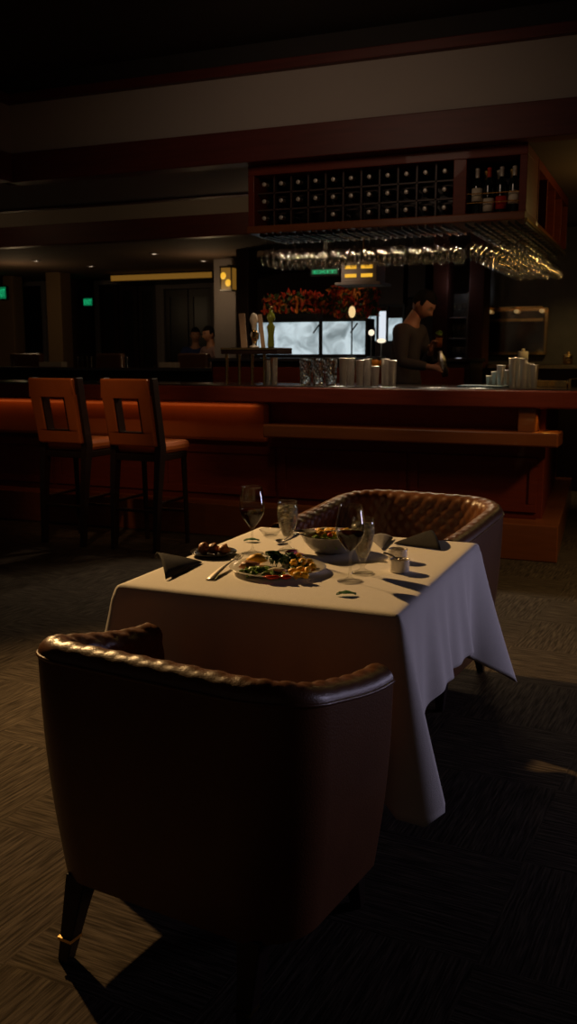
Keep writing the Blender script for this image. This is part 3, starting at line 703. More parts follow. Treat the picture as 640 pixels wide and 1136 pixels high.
def foliage(px0, px1, py0, py1, y, n, lab, base=None):
    a, b = at(px0, py1, y=y), at(px1, py0, y=y); cx = (a.x + b.x) / 2; zb = a.z if base is None else base
    e = thing('flower_arrangement', lab, 'flower arrangement', (cx, y, zb))
    W = (b.x - a.x) / 2; H = b.z - a.z; off = a.z - zb
    MB().box(-W * .8, W * .8, -.09, .09, 0, .06 + max(off, 0) * .6).build('planter', M['black'], e, bevel=.006)
    for mat, cnt, rr, nm in (('petal_red', n, 1.0, 'red_leaves'), ('petal_orange', int(n * .55), .9, 'orange_leaves'), ('petal_green', int(n * .8), .95, 'green_leaves')):
        mb = MB()
        for _ in range(cnt):
            px = random.uniform(-W, W); hh = off + random.random() ** .8 * H * (.8 + .2 * math.cos(px * 4)) * rr; hh = max(hh, .09); py = random.uniform(-.10, .10)
            Mx = Matrix.Translation((px, py, hh)) @ Euler((random.uniform(0, 6), random.uniform(0, 6), random.uniform(0, 6))).to_matrix().to_4x4()
            s_ = random.uniform(.025, .05)
            pts = [(-s_, 0, 0), (0, -s_ * .5, s_ * .25), (s_, 0, 0), (0, s_ * .5, s_ * .25), (0, 0, -.1 * s_)]
            mb.add([Mx @ Vector(q) for q in pts], [(0, 1, 4), (1, 2, 4), (2, 3, 4), (3, 0, 4)])
        mb.build(nm, M[mat], e, smooth=False, merge=False)
    st = MB()
    for _ in range(14):
        px = random.uniform(-W * .7, W * .7); st.tube([(px, 0, .05), (px * 1.1, random.uniform(-.06, .06), off + H * random.uniform(.4, .8))], .004, 5)
    st.build('stems', M['petal_green'], e)
foliage(294, 362, 322, 357, 9.73, 240, 'low red and orange autumn leaf arrangement above the lit display case', base=1.40 + zt + .031)
foliage(366, 420, 312, 352, 10.03, 200, 'taller dark red leaf arrangement around the candle-shaped lamp', base=1.401)
c = at(424, 360, y=10.2)
# tall lit window strip behind
wn = thing('window_1', None, None, (at(423, 360, y=12).x, 12.0, 0)); del_cat(wn); wn['kind'] = 'structure'
q0, q1 = at(405, 360, y=12).x - wn.location.x, at(446, 360, y=12).x - wn.location.x
z0w, z1w = at(423, 378, y=12).z, at(423, 340, y=12).z
MB().box(q0, q1, .02, .25, 0, z0w).box(q0, q1, .02, .25, z1w, LOW).build('wall_below', M['wood_panel'], wn)
fr = MB(); 
s0, s1 = at(419, 360, y=12).x - wn.location.x, at(428, 360, y=12).x - wn.location.x
for xx in (q0, s0 - .02, s1, q1): fr.box(xx, xx + .03, 0, .05, z0w, z1w)
fr.box(q0, q1 + .03, 0, .05, z0w - .03, z0w); fr.box(q0, q1 + .03, 0, .05, z1w, z1w + .03); fr.build('window_frame', M['black'], wn)
MB().box(s0 + .01, s1, .02, .03, z0w, z1w - .06).build('bright_pane', M['e_white'], wn)
MB().box(q0 + .03, s0 - .02, .02, .03, z0w, z1w - .12).build('dim_pane', M['pane'], wn)
MB().box(s1 + .03, q1, .02, .03, z0w, z1w - .15).build('dim_pane', M['pane'], wn)

# glassware niche between the red columns
ny = 10.45; nx0, nx1 = at(495, 395, y=ny).x, at(519, 395, y=ny).x
nc = thing('glass_shelf_unit', 'narrow grey shelf niche with glassware right of the bartender', 'shelf unit', ((nx0 + nx1) / 2, ny, 0))
hw = (nx1 - nx0) / 2
zs = [at(505, p, y=ny).z for p in (400, 375, 352, 331)]
MB().box(-hw, hw, .22, .25, 0, zs[-1] + .06).box(-hw, -hw + .02, -.05, .22, 0, zs[-1] + .06).box(hw - .02, hw, -.05, .22, 0, zs[-1] + .06).box(-hw, hw, -.05, .22, 0, zs[0] - .02).build('shelf_case', M['tile'], nc)
for z in zs[:3]: MB().box(-hw + .02, hw - .02, -.04, .22, z - .012, z).build('shelf', M['plaster'], nc)
g = thing('stemmed_glass', None, 'glass', (0, 0, 0)); MB().lathe(glass_profile(.15, 0, .035, .03, .03, .06), 14).build('glass_bowl', M['glass'], g, smooth=True)
k = 0
for z, nm in zip(zs[:3], ('lower', 'middle', 'upper')):
    for dx, sd in ((-.06, 'left'), (.0, 'middle'), (.06, 'right')):
        lb = 'stemmed glass on the %s shelf of the narrow niche, %s one' % (nm, sd)
        loc = (nc.location.x + dx, ny + .05, z + .0005)
        if k == 0: g.location = loc; g['label'] = lb; g['group'] = 'glasses in the narrow niche'
        else: dup(g, loc, label=lb)
        k += 1
lamp('POINT', 'niche_lamp', (nc.location.x, ny - .25, 2.2), .5, (.9, .9, 1.0), shadow_soft_size=.03)

# large framed mirror at right
my = 11.0
a, b = at(537, 392, y=my), at(606, 343, y=my)
mr = thing('framed_mirror', 'wide brass framed mirror on the wall behind the right end of the bar', 'mirror', ((a.x + b.x) / 2, my, a.z))
hw, h = (b.x - a.x) / 2, b.z - a.z
MB().box(-hw, hw, .01, .02, 0, h).build('mirror_glass', M['mirror'], mr)
MB().box(-hw - .02, hw + .02, -.02, .03, -.02, .015).box(-hw - .02, hw + .02, -.02, .03, h - .015, h + .02).box(-hw - .02, -hw + .015, -.02, .03, .015, h - .015).box(hw - .015, hw + .02, -.02, .03, .015, h - .015).build('frame', M['brass'], mr, bevel=.006)
MB().box(-hw + .03, hw - .03, -.01, .01, h - .13, h - .10).build('shelf_rail', M['brass'], mr)
for dx in (-.28, 0.02, .30):
    o = MB().blob((dx, -.06, h - .02), (.028, .028, .022), 0, 0, 14).build('mirror_light', M['e_dim'], mr, smooth=True)
MB().box(-hw + .03, hw - .03, -.08, -.02, h + .02, h + .03).build('light_bar', M['brass'], mr)
struct(MB().box(at(532, 395, y=11.04).x, XR, 11.04, 11.16, 0, LOW).build('wall_back', M['tile']))
rc = thing('side_counter', 'dark side counter with brass edge behind the right end of the bar', 'counter', (-.2, 10.6, 0))
MB().box(-1.75, 3.0, -.3, .4, 0, 1.31).build('counter_body', M['wood_dark'], rc, bevel=.01)
MB().box(-1.75, 3.0, -.33, -.301, 1.29, 1.33).build('brass_edge', M['brass'], rc)
MB().box(-1.75, 3.0, -.301, .4, 1.311, 1.335).build('counter_top', M['top'], rc)
def canister(px, y, z, h, r_, lab, mat='brass'):
    e = thing('canister', lab, 'canister', (at(px, 400, y=y).x, y, z))
    MB().lathe([(0, 0), (r_, 0), (r_, h), (r_ * .9, h + .006), (0, h + .006)], 20).build('can_body', M[mat], e, smooth=True)
    MB().lathe([(0, h + .006), (r_ * .3, h + .008), (r_ * .35, h + .03), (0, h + .035)], 12).build('lid_knob', M[mat], e, smooth=True)
canister(630, 10.5, 1.3355, .10, .05, 'squat brass canister at the right edge behind the bar')
canister(580, 10.45, 1.3355, .13, .055, 'cream canister behind the tall steel tins', 'label_w')
lamp('SPOT', 'side_counter_fill_spot', (-.6, 9.9, 2.75), 35, (1, .66, .25), (-1.0, 10.4, 1.3), spot_size=R(80), spot_blend=.7, shadow_soft_size=.05)  # added spot, no fixture: gives the side counter edge its gold light
# small service station at the bar's right end
sv = thing('service_tray', 'shallow brass-edged service tray lying on the right end of the bar', 'tray', (xon(622, 7.2), 7.2, BT + .0005), R(-20))
MB().box(-.18, .16, -.22, .5, 0, .03).build('tray_body', M['black'], sv, bevel=.004)
MB().box(.165, .185, -.22, .5, 0, .06).build('brass_rail', M['brass'], sv, bevel=.003)
MB().box(-.18, .16, -.24, -.221, 0, .045).build('brass_rail', M['brass'], sv, bevel=.003)
lamp('SPOT', 'service_fill_spot', (-.75, 7.5, 2.2), 26, (1, .62, .18), (-.85, 7.2, 1.2), spot_size=R(38), spot_blend=.8, shadow_soft_size=.03)  # added spot above the bar's right end for the yellow-lit surfaces

# far side of the bar room at left: low bar with settings
fb = thing('far_bar_counter', 'dark glossy far counter behind the bar stools at left', 'counter', (-6.6, 10.0, 0))
MB().box(-4.0, 1.6, -.2, .3, 0, 1.24).build('counter_body', M['wood_dark'], fb, bevel=.01)
MB().box(-4.05, 1.65, -.35, .4, 1.24, 1.285).build('counter_top', M['top'], fb, bevel=.012)
mi = MB()
FT = 1.285
def menu(px, wpx, y, lab, th=.03):
    a, b = at(px, 400, y=y).x, at(px + wpx, 400, y=y).x
    tag(MB().box(a, b, y, y + .12, FT + .0005, FT + .03 + th).build('menu_stack', M['paper'], bevel=.003), lab, 'menu stack')
menu(43, 25, 9.9, 'pale stack of menus on the far counter, leftmost'); menu(176, 18, 9.9, 'pale stack of menus on the far counter near the doors')
def far_bench(px0, px1, lab):
    y = 11.4; a, b = at(px0, 395, y=y).x, at(px1, 395, y=y).x; zt = at(px0, 392, y=y).z
    e = thing('dining_bench', lab, 'bench', ((a + b) / 2, y, 0), 0, 'brown dining benches beyond the far counter'); h = (b - a) / 2
    MB().box(-h, h, 0, .12, .3, zt).build('backrest', M['leather'], e, bevel=.03)
    MB().box(-h, h, -.0, .55, .32, .48).build('seat', M['leather'], e, bevel=.03)
    MB().box(-h + .03, h - .03, .04, .5, 0, .32).build('base', M['wood_dark'], e)
far_bench(10, 44, 'brown bench back beyond the far counter, leftmost'); far_bench(106, 134, 'brown bench back beyond the far counter, below the green sign')
far_bench(196, 230, 'brown bench back beyond the far counter, in front of the glazed doors')
FG = [(14, 'squat round water glass on the far counter at the left edge'), (86, 'drinking glass on the far counter between the two menu stacks, left one'), (94, 'drinking glass on the far counter between the two menu stacks, second'),
      (104, 'drinking glass on the far counter between the two menu stacks, third'), (136, 'drinking glass on the far counter left of the right menu stack'), (231, 'drinking glass on the far counter near the tray stand')]
tg = thing('tumbler', None, 'drinking glass', (0, 0, 0), 0, 'glasses on the far counter')
MB().lathe([(0, 0), (.03, 0), (.036, .13), (.034, .13), (.028, .008), (0, .008)], 16).build('glass_wall', M['glass'], tg, smooth=True)
for i, (px, lb) in enumerate(FG):
    loc = (at(px, 400, y=9.8).x, 9.8 + .05 * (i % 3), FT + .0005)
    if i == 0: tg.location = loc; tg['label'] = lb
    else: dup(tg, loc, label=lb)

# ================================================================== BAR STOOLS
def make_stool():
    e = thing('bar_stool', None, 'bar stool', (0, 0, 0), 0, 'bar stools at the counter')
    W, D, SH, BH = .42, .42, .76, 1.26   # back at -y
    pad = MB()
    def pad_box(x0, x1, z0, z1):
        def tr(v):
            t = (v[2] - .76) / .5; return Vector((v[0], v[1] - .10 * t, v[2]))
        mb = MB().box(x0, x1, -.235, -.175, z0, z1); pad.add([tr(v) for v in mb.v], mb.f)
    pad_box(-.20, .20, 1.135, BH); pad_box(-.20, .20, .775, .87); pad_box(-.20, -.105, .87, 1.135); pad_box(.105, .20, .87, 1.135)
    pad.build('backrest', M['leather_orange'], e, bevel=.012)
    inn = MB()
    for (x0, x1, z0, z1) in ((-.108, .108, 1.125, 1.138), (-.108, .108, .867, .88), (-.108, -.095, .867, 1.138), (.095, .108, .867, 1.138)):
        mb = MB().box(x0, x1, -.228, -.15, z0, z1); inn.add([Vector((v[0], v[1] - .10 * (v[2] - .76) / .5, v[2])) for v in mb.v], mb.f)
    inn.build('cutout_lining', M['wood_dark'], e)
    for s_ in (-1, 1):
        pts = [(s_ * .185, -.235, 0), (s_ * .19, -.205, .42), (s_ * .195, -.165, .76), (s_ * .205, -.265, BH + .005)]
        mb = MB()
        rings = [(Vector(p), w_) for p, w_ in zip(pts, (.016, .021, .026, .022))]
        vs = []
        for p, w_ in rings: vs += [p + Vector((dx * w_, dy * w_ * 1.5, 0)) for dx, dy in ((-1, -1), (1, -1), (1, 1), (-1, 1))]
        fs = [(0, 3, 2, 1), (12, 13, 14, 15)] + [(4 * i + k, 4 * i + (k + 1) % 4, 4 * i + 4 + (k + 1) % 4, 4 * i + 4 + k) for i in range(3) for k in range(4)]
        mb.add(vs, fs); mb.build('leg', M['wood_dark'], e, bevel=.003)
        MB().tube([(s_ * .185, .20, 0), (s_ * .18, .17, .70)], [.016, .022], 8).build('leg', M['wood_dark'], e)
    MB().box(-.20, .20, -.20, .19, .665, .715).build('seat_frame', M['wood_dark'], e, bevel=.006)
    MB().box(-.215, .215, -.17, .22, .715, .80).build('seat', M['leather_orange'], e, bevel=.03)
    for (p, q) in (((-.18, .195, .25), (.18, .195, .25)), ((-.187, -.21, .36), (-.183, .19, .36)), ((.187, -.21, .36), (.183, .19, .36)), ((-.187, -.212, .30), (.187, -.212, .30))):
        MB().tube([p, q], .012, 8).build('stretcher', M['wood_dark'], e)
    return e
st = make_stool()
st.location = (-4.25, 6.05, 0); st.rotation_euler = (0, 0, R(-3)); st['label'] = 'orange leather bar stool with square cut-out back, the left one'
dup(st, (-3.62, 6.05, 0), R(-3), 'orange leather bar stool with square cut-out back, the right one beside its twin')

# ================================================================== CLUB CHAIRS
def make_chair(label, loc, rz, hb=.79, ha=.70, W=.76, D=.47, RC=.15):
    e = thing('club_chair', label, 'armchair', loc, rz, 'brown quilted leather club chairs at the table')
    hw = W / 2; yb = -.36; yf = yb + D; yq = .24; rc_ = RC; T = .075
    path = []
    n1 = 40
    straight = (yf - (yb + rc_)); arc = rc_ * PI / 2; back = W - 2 * rc_; total = 2 * straight + 2 * arc + back
    def pos(s_):
        if s_ < straight: return Vector((-hw, yf - s_)), Vector((-1, 0))
        s_ -= straight
        if s_ < arc:
            a = s_ / rc_; return Vector((-hw + rc_ - rc_ * math.cos(a), yb + rc_ - rc_ * math.sin(a))), Vector((-math.cos(a), -math.sin(a)))
        s_ -= arc
        if s_ < back: return Vector((-hw + rc_ + s_, yb)), Vector((0, -1))
        s_ -= back
        if s_ < arc:
            a = s_ / rc_; return Vector((hw - rc_ + rc_ * math.sin(a), yb + rc_ - rc_ * math.cos(a))), Vector((math.sin(a), -math.cos(a)))
        s_ -= arc
        return Vector((hw, yb + rc_ + s_)), Vector((1, 0))
    def H(s_):
        d = min(s_, total - s_); t = min(1, d / (straight + arc * .9)); t = t * t * (3 - 2 * t)
        return ha + (hb - ha) * t
    def point(s_, off, z):
        p, nn = pos(s_); h = H(s_)
        k = .86 + .14 * (z / h)             # shell narrows downward
        c = Vector((0, -.02)); q = c + (p - c) * k
        q = q - nn * off
        bulge = 0.012 * math.sin(PI * max(0, min(1, (z - .17) / (h - .17))))
        q = q + nn * bulge * (1 if off < T / 2 else 0)
        return Vector((q.x, q.y, z))
    NS = 380
    # outer shell
    def outer(i, j):
        s_ = total * i / (NS - 1); h = H(s_); return point(s_, 0.0, .19 + (h - .025 - .19) * j / 13)
    sh_ = MB().grid(outer, NS, 14)
    # end faces of the arms
    for s_ in (0.0, total):
        def endf(i, j, s_=s_):
            h = H(s_); z = .19 + (h - .025 - .19) * j / 13; return point(s_, T * i / 3, z)
        sh_.grid(endf, 4, 14)
    sh_.build('outer_shell', M['leather'], e, smooth=True)
    # quilted inner + rolled rim
    cell = .066
    NV = 44
    def inner(i, j):
        s_ = total * i / (NS - 1); h = H(s_); L1 = T * PI / 2 * 1.0; L2 = h - .02 - .40
        u = (L1 + L2) * j / (NV - 1)
        if u < L1:
            a = PI * u / L1; off = T / 2 - T / 2 * math.cos(a); z = h - .025 + .032 * math.sin(a); nz = Vector((0, 0, 1)) * math.sin(a); inn = -math.cos(a)
        else:
            off = T; z = h - .025 - (u - L1); nz = Vector((0, 0, 0)); inn = 1.0
        p, nn = pos(s_); q = point(s_, off, z)
        aa = (s_ / cell + u / cell) ; bb = (s_ / cell - u / cell)
        qv = (abs(math.sin(PI * aa)) * abs(math.sin(PI * bb))) ** .5
        fade = min(1, max(0, (u / L1 - .12) / .4))
        d = .0052 * qv * fade 
        return q + (Vector((-nn.x, -nn.y, 0)) * max(inn, 0) + nz) * d
    MB().grid(inner, NS, NV).build('quilted_lining', M['leather'], e, smooth=True)
    pts = [point(total * i / 120, -.001, H(total * i / 120) - .027) for i in range(121)]
    MB().tube(pts, .0045, 6).build('piping', M['leather'], e, smooth=True)
    # seat
    bs = MB().poly([(-hw * .84, yb + .10), (hw * .84, yb + .10), (hw * .80, yq - .02), (-hw * .80, yq - .02)], .19, .34); bs.build('seat_base', M['leather'], e, bevel=.015)
    cu = MB().poly([(-hw + T + .02, yb + T + .10), (-hw + T + .08, yb + T + .03), (hw - T - .08, yb + T + .03), (hw - T - .02, yb + T + .10), (hw - T - .03, yq + .02), (-hw + T + .03, yq + .02)], .34, .485)
    cu.build('seat_cushion', M['leather'], e, bevel=.035, smooth=True)
    for sx in (-1, 1):
        for (y0, y1) in ((yb + .07, yb + .01), (yq - .08, yq - .04)):
            xa, xb = sx * hw * .64, sx * hw * .665
            vs = []
            for (x, y, z, w_) in ((xa, y0, .20, .030), (xa + (xb - xa) * .6, y0 + (y1 - y0) * .5, .10, .022), (xb, y1, 0.0, .015)):
                vs += [Vector((x + dx * w_, y + dy * w_, z)) for dx, dy in ((-1, -1), (1, -1), (1, 1), (-1, 1))]
            fs = [(0, 1, 2, 3), (11, 10, 9, 8)] + [(4 * i + k, 4 * i + (k + 1) % 4, 4 * i + 4 + (k + 1) % 4, 4 * i + 4 + k) for i in range(2) for k in range(4)]
            mb = MB(); mb.add(vs, fs); lg = mb.build('leg', M['wood_dark'], e, bevel=.004)
            if y1 < 0 : MB().box(xb + (xa-xb)*.3 - .0205, xb + (xa-xb)*.3 + .0205, y1 +.012- .0205, y1 +.012+ .0205, .050, .058).build('brass_band', M['brass'], lg)
    return e
make_chair('brown leather club chair in the foreground, its back to the view', (-.970, 1.985, 0), R(-7.5), hb=.77, ha=.692)
make_chair('brown quilted leather club chair facing us from behind the table', (-1.055, 3.80, 0), R(180 - 6), W=.79, D=.80, RC=.24, hb=.80, ha=.75)

# ================================================================== TABLE + CLOTH
TX0, TX1, TY0, TY1, TZc = -1.485, -.635, 2.275, 3.30, .76
tb = thing('dining_table', 'square dining table hidden under the white cloth', 'table', ((TX0 + TX1) / 2, (TY0 + TY1) / 2, 0))
w2, d2 = (TX1 - TX0) / 2, (TY1 - TY0) / 2
MB().box(-w2 + .008, w2 - .008, -d2 + .008, d2 - .008, .72, .752).build('tabletop', M['wood_dark'], tb, bevel=.004)
MB().lathe([(0, 0), (.25, 0), (.25, .02), (.06, .05), (.045, .10), (.045, .66), (.12, .719), (0, .719)], 28).build('pedestal', M['black'], tb, smooth=True)
cl = thing('tablecloth', 'white linen tablecloth draped to pointed corners over the table', 'tablecloth', ((TX0 + TX1) / 2, (TY0 + TY1) / 2, 0))
def cloth():
    per = []; rr = .014; N = 90
    cor = [(w2, -d2), (w2, d2), (-w2, d2), (-w2, -d2)]
    for c_ in range(4):
        (ax, ay), (bx_, by) = cor[c_], cor[(c_ + 1) % 4]
        d = Vector((bx_ - ax, by - ay)); L = d.length; d.normalize(); nn = Vector((d.y, -d.x))
        for i in range(N):
            u = i / N * L
            per.append((c_, u, L, Vector((ax, ay)) + d * u, nn, d))
    def dc(u, L): return min(u, L - u)
    def pt(i, j):
        c_, u, L, p, nn, d = per[i]
        q = dc(u, L); sgn = -1 if u < L / 2 else 1
        t = j / 27.0
        diag = (nn + d * sgn).normalized()
        wgt = max(0, 1 - q / .10); wgt = wgt * wgt * (3 - 2 * wgt) * .5
        o = (nn * (1 - wgt) + diag * wgt).normalized() if q > 1e-6 else diag
        ck = math.exp(-(q / .055) ** 2)
        dip = -math.exp(-((q - .15) / .06) ** 2)
        amp = (.115, .125, .11, .10)[c_ if u < L / 2 else (c_ + 1) % 4]
        dropc = (.22, .24, .24, .20)[c_ if u < L / 2 else (c_ + 1) % 4]
        fold = .012 * math.sin(u * 21 + c_ * 2) + .007 * math.sin(u * 47 + c_)
        out = .012 + t ** 1.15 * (.035 + amp * ck * .95 + .022 * dip + fold)
        drop = .29 + dropc * math.exp(-q / .13) + .010 * math.sin(u * 15 + c_)
        z = TZc - .004 - drop * t
        if j == 0: out = 0.0
        elif j == 1: out = .0065; z = TZc - .012
        return (p.x + o.x * out, p.y + o.y * out, z)
    mb = MB().grid(pt, len(per), 28, wrap=True)
    nx, ny_ = 91, 91
    def topf(i, j):
        x = -w2 + 2 * w2 * i / (nx - 1); y = -d2 + 2 * d2 * j / (ny_ - 1)
        ex = min(w2 - abs(x), d2 - abs(y)); z = TZc - .004 * math.exp(-ex / .008)
        z += .0012 * noise.noise(Vector((x * 5, y * 5, 0))) * min(1, ex / .05) * .6
        return (x, y, z)
    mb.grid(topf, nx, ny_)
    # ironed creases give slight ridges: two lines along the cloth
    return mb
o = cloth().build('cloth_drape', M['cloth'], cl, smooth=True, solid=.0016)
Z = .7612

# ---------------- table setting
def P(px, py, z=Z): return at(px, py, z=z)
# main plate
def plate(name, lab, c, r_, mat, rim=.7, h=.016, cat='plate'):
    e = thing(name, lab, cat, (c.x, c.y, Z))
    MB().lathe([(0, .002), (r_ * rim * .8, .002), (r_ * rim * .82, 0), (r_ * rim * .9, 0), (r_ * rim, .006), (r_ * .98, h), (r_, h + .002), (r_ * .985, h + .0035), (r_ * rim, .010), (r_ * rim * .9, .0055), (0, .0055)], 56).build('plate_dish', mat, e, smooth=True)
    return e
pc = P(308, 634)
plate('dinner_plate', 'large white round plate heaped with salad and roast potatoes', pc, .150, M['china'])
def leafmb(mb, c, s_, rot, curl=.5, wd=.5):
    Mx = Matrix.Translation(c) @ Euler(rot).to_matrix().to_4x4()
    n = 7
    vs = []
    for i in range(n):
        t = i / (n - 1); x = (t - .5) * 2 * s_; wv = math.sin(PI * min(1, max(0.0, t * .94 + .03))) * s_ * wd; z = -curl * s_ * (2 * t - 1) ** 2
        for k in (-1, -.5, 0, .5, 1): vs.append(Mx @ Vector((x, wv * k * (1 + .1 * math.sin(i * 3)), z + abs(k) * s_ * .15 + .04 * s_ * math.sin(i * 4 + k * 3))))
    fs = [(i * 5 + k, i * 5 + k + 1, i * 5 + k + 6, i * 5 + k + 5) for i in range(n - 1) for k in range(4)]
    mb.add(vs, fs)
def greens(name, lab, c, rx, ry, z0, hh, n, mat, s0=.018, s1=.032):
    mb = MB()
    for _ in range(n):
        a = random.uniform(0, 6.28); q = math.sqrt(random.random()); x, y = rx * q * math.cos(a), ry * q * math.sin(a)
        leafmb(mb, Vector((x, y, z0 + random.random() * hh * (1 - q * .7))), random.uniform(s0, s1), (random.uniform(-.7, .7), random.uniform(-.7, .7), random.uniform(0, 6.28)), random.uniform(.2, .8))
    o = mb.build(name, M[mat], smooth=True, solid=.0008, merge=False, loc=(c.x, c.y, 0))
    tag(o, lab, 'salad leaves', kind='stuff'); return o
zf = Z + .012
greens('salad_leaves', 'pale green salad leaves on the left and front of the large plate', P(291, 641), .060, .032, zf + .004, .018, 24, 'lettuce')
greens('salad_leaves', 'dark green leafy heap at the back of the large plate', P(312, 630), .050, .035, zf + .012, .040, 26, 'lettuce_dark')
greens('salad_leaves', 'small green leaves between the potatoes on the large plate', P(335, 636), .040, .04, zf + .004, .02, 12, 'lettuce_dark', .012, .02)
def chunk(name, lab, grp, cat, c, s_, mat, seed, rz=0, rb=0.0):
    mb = MB(); mb.blob((0, 0, 0), s_, seed, .22, 10)
    o = mb.build(name, M[mat], smooth=True, loc=tuple(c), rot=(rb, 0, rz)); tag(o, lab, cat, grp); return o
pot = [(325, 642, 0), (333, 640, 0), (341, 641, 0), (329, 646, 0), (338, 646, 0), (346, 637, 0), (326, 636, .012), (336, 635, .012), (343, 634, .008), (331, 631, .014)]
for i, (px, py, dz) in enumerate(pot):
    chunk('potato_chunk', 'golden roast potato chunk heaped at the right side of the large plate', 'roast potato chunks on the large plate', 'potato', P(px, py) + Vector((0, 0, .022 + dz)), (.014, .012, .011), 'potato', i, i * .8)
for i, (px, py, s_, lb) in enumerate(((277, 636, (.032, .022, .014), 'crusty golden fried piece at the left of the large plate'), (286, 629, (.03, .018, .014), 'crusty golden fried piece behind the left one on the large plate'))):
    chunk('fritter', lb, 'fried pieces on the large plate', 'fritter', P(px, py) + Vector((0, 0, .026)), s_, 'meat' if i == 0 else 'potato', 20 + i, .4)
chunk('tomato_slice', 'red tomato slice at the front of the large plate, left one', 'tomato slices', 'tomato', P(302, 647) + Vector((0, 0, .019)), (.024, .012, .006), 'tomato', 30, .3)
chunk('tomato_slice', 'red tomato slice at the front of the large plate, right one', 'tomato slices', 'tomato', P(317, 647) + Vector((0, 0, .019)), (.018, .011, .006), 'tomato', 31, .1)
chunk('cheese_slice', 'long white cheese slice lying above the tomato on the large plate', None, 'cheese', P(308, 643) + Vector((0, 0, .030)), (.032, .010, .006), 'cheese', 32, .35)
for i, (px, py, lb) in enumerate(((330, 628, 'pink radish slice beside the dark leaves on the large plate'), (323, 624, 'pink radish slice at the back of the large plate'))):
    chunk('radish_slice', lb, 'radish slices', 'radish', P(px, py) + Vector((0, 0, .034)), (.022, .012, .007), 'radish', 40 + i, 1.0, .5)

# small dark plate
sp = P(237, 616)
plate('side_plate', 'small black plate with three browned bites', sp, .078, M['china_black'], h=.012)
for i, (px, lb) in enumerate(((226, 'browned bite on the small black plate, left one'), (237, 'browned bite on the small black plate, middle one'), (249, 'browned bite on the small black plate, right one'))):
    chunk('stuffed_bite', lb, 'browned bites on the small black plate', 'appetizer', P(px, 616 + (i == 2) * 1.5) + Vector((0, 0, .0235)), (.019, .017, .017), 'meat', 50 + i)

# salad bowl
bc = P(367, 612)
e = thing('salad_bowl', 'grey round bowl of salad behind the wine glass', 'bowl', (bc.x, bc.y, Z))
MB().lathe([(0, .003), (.045, .003), (.048, 0), (.052, 0), (.072, .014), (.092, .038), (.102, .058), (.106, .062), (.104, .064), (.098, .060), (.086, .040), (.066, .017), (.04, .010), (0, .010)], 56).build('bowl_wall', M['china_grey'], e, smooth=True)
MB().lathe([(.100, .0605), (.1065, .0615), (.105, .0648), (.100, .0630)], 56, close=True).build('pale_rim', M['china'], e, smooth=True)
greens('salad_leaves', 'green salad leaves filling the grey bowl', Vector((bc.x, bc.y, 0)), .07, .07, Z + .036, .028, 40, 'lettuce')
for i in range(9):
    a = i * 2.4; q = .055 * math.sqrt((i + .5) / 9)
    chunk('crouton', 'golden crouton scattered on the salad in the grey bowl', 'croutons in the grey bowl', 'crouton', (bc.x + q * math.cos(a), bc.y + q * math.sin(a), Z + .066 + .003 * (i % 3)), (.014, .012, .010), 'potato', 60 + i, a)
for i in range(3):
    a = 1 + i * 2.0
    chunk('tomato_piece', 'small red tomato piece on the salad in the grey bowl', 'tomato pieces in the grey bowl', 'tomato', (bc.x + .05 * math.cos(a), bc.y + .05 * math.sin(a), Z + .068), (.013, .010, .008), 'tomato', 70 + i, a)

def spoon(lab, p0, p1, mat='steel', bowl=(.022, .034), z0=.003, z1=.003, name='spoon', tilt=0):
    p0 = Vector(p0); p1 = Vector(p1); d = (p1 - p0); L = d.length; rz = math.atan2(d.y, d.x)
    e = thing(name, lab, 'spoon', tuple(p0), rz)
    sl_ = (p1.z - p0.z) / L
    hm = MB()
    def hf(i, j):
        t = i / 14; x = t * L * .72; wv = .009 * (1 - t) ** 1.5 + .0035
        return (x, (j - 1) * wv, x * sl_ + .0012 * (1 - abs(j - 1)) + .004 * math.sin(PI * t))
    hm.grid(hf, 15, 3); hm.build('handle', M[mat], e, smooth=True, solid=.002)
    bm_ = MB(); cx = L * .72 + bowl[1] - .003
    def bf(i, j):
        rr_ = j / 6; a = 2 * PI * i / 24; return (cx + bowl[1] * rr_ * math.cos(a), bowl[0] * rr_ * math.sin(a), cx * sl_ + .001 - .008 * (1 - rr_ ** 2) + .008)
    bm_.grid(bf, 24, 7, wrap=True); bm_.build('spoon_bowl', M[mat], e, smooth=True, solid=.0012)
    return e
pq = P(362, 590, Z + .10); 
spoon('large shiny serving spoon resting across the grey salad bowl', (bc.x + .085, bc.y - .02, Z + .082), (bc.x - .085, bc.y - .055, Z + .066), bowl=(.030, .042))
a, b = P(333, 590), P(304, 606)
spoon('dinner spoon lying behind the tall water glass', (a.x, a.y, Z + .002), (b.x, b.y, Z + .002), bowl=(.018, .028))

# fork
def fork(lab, p0, p1):
    p0 = Vector(p0); p1 = Vector(p1); d = p1 - p0; L = d.length; rz = math.atan2(d.y, d.x)
    e = thing('fork', lab, 'fork', tuple(p0), rz); W_ = .8
    mb = MB()
    def hf(i, j):
        t = i / 16; x = t * L * .68; wv = .0105 * (1 - t) ** 1.2 + .0035; return (x, (j - 1) * wv, .002 + .004 * math.sin(PI * t) + .001 * (1 - abs(j - 1)) + t * .012)
    mb.grid(hf, 17, 3)
    def hd(i, j):
        t = i / 5; x = L * .68 + t * L * .10; wv = .0035 + (.0125 - .0035) * math.sin(t * PI / 2); return (x, (j - 1) * wv, .014 - .003 * t)
    mb.grid(hd, 6, 3); mb.build('handle', M['steel'], e, smooth=True, solid=.002)
    for k in range(4):
        y = -.0108 + k * .0072; x = L * .78
        MB().tube([(x - .003, y, .011), (x + .02, y, .0105), (x + L * .22, y, .016)], [.0019, .0018, .0010], 6).build('tine', M['steel'], e)
    return e
a, b = P(233, 644), P(270, 619)
fork('steel fork lying left of the large plate', (a.x, a.y, Z), (b.x - .004, b.y, Z))

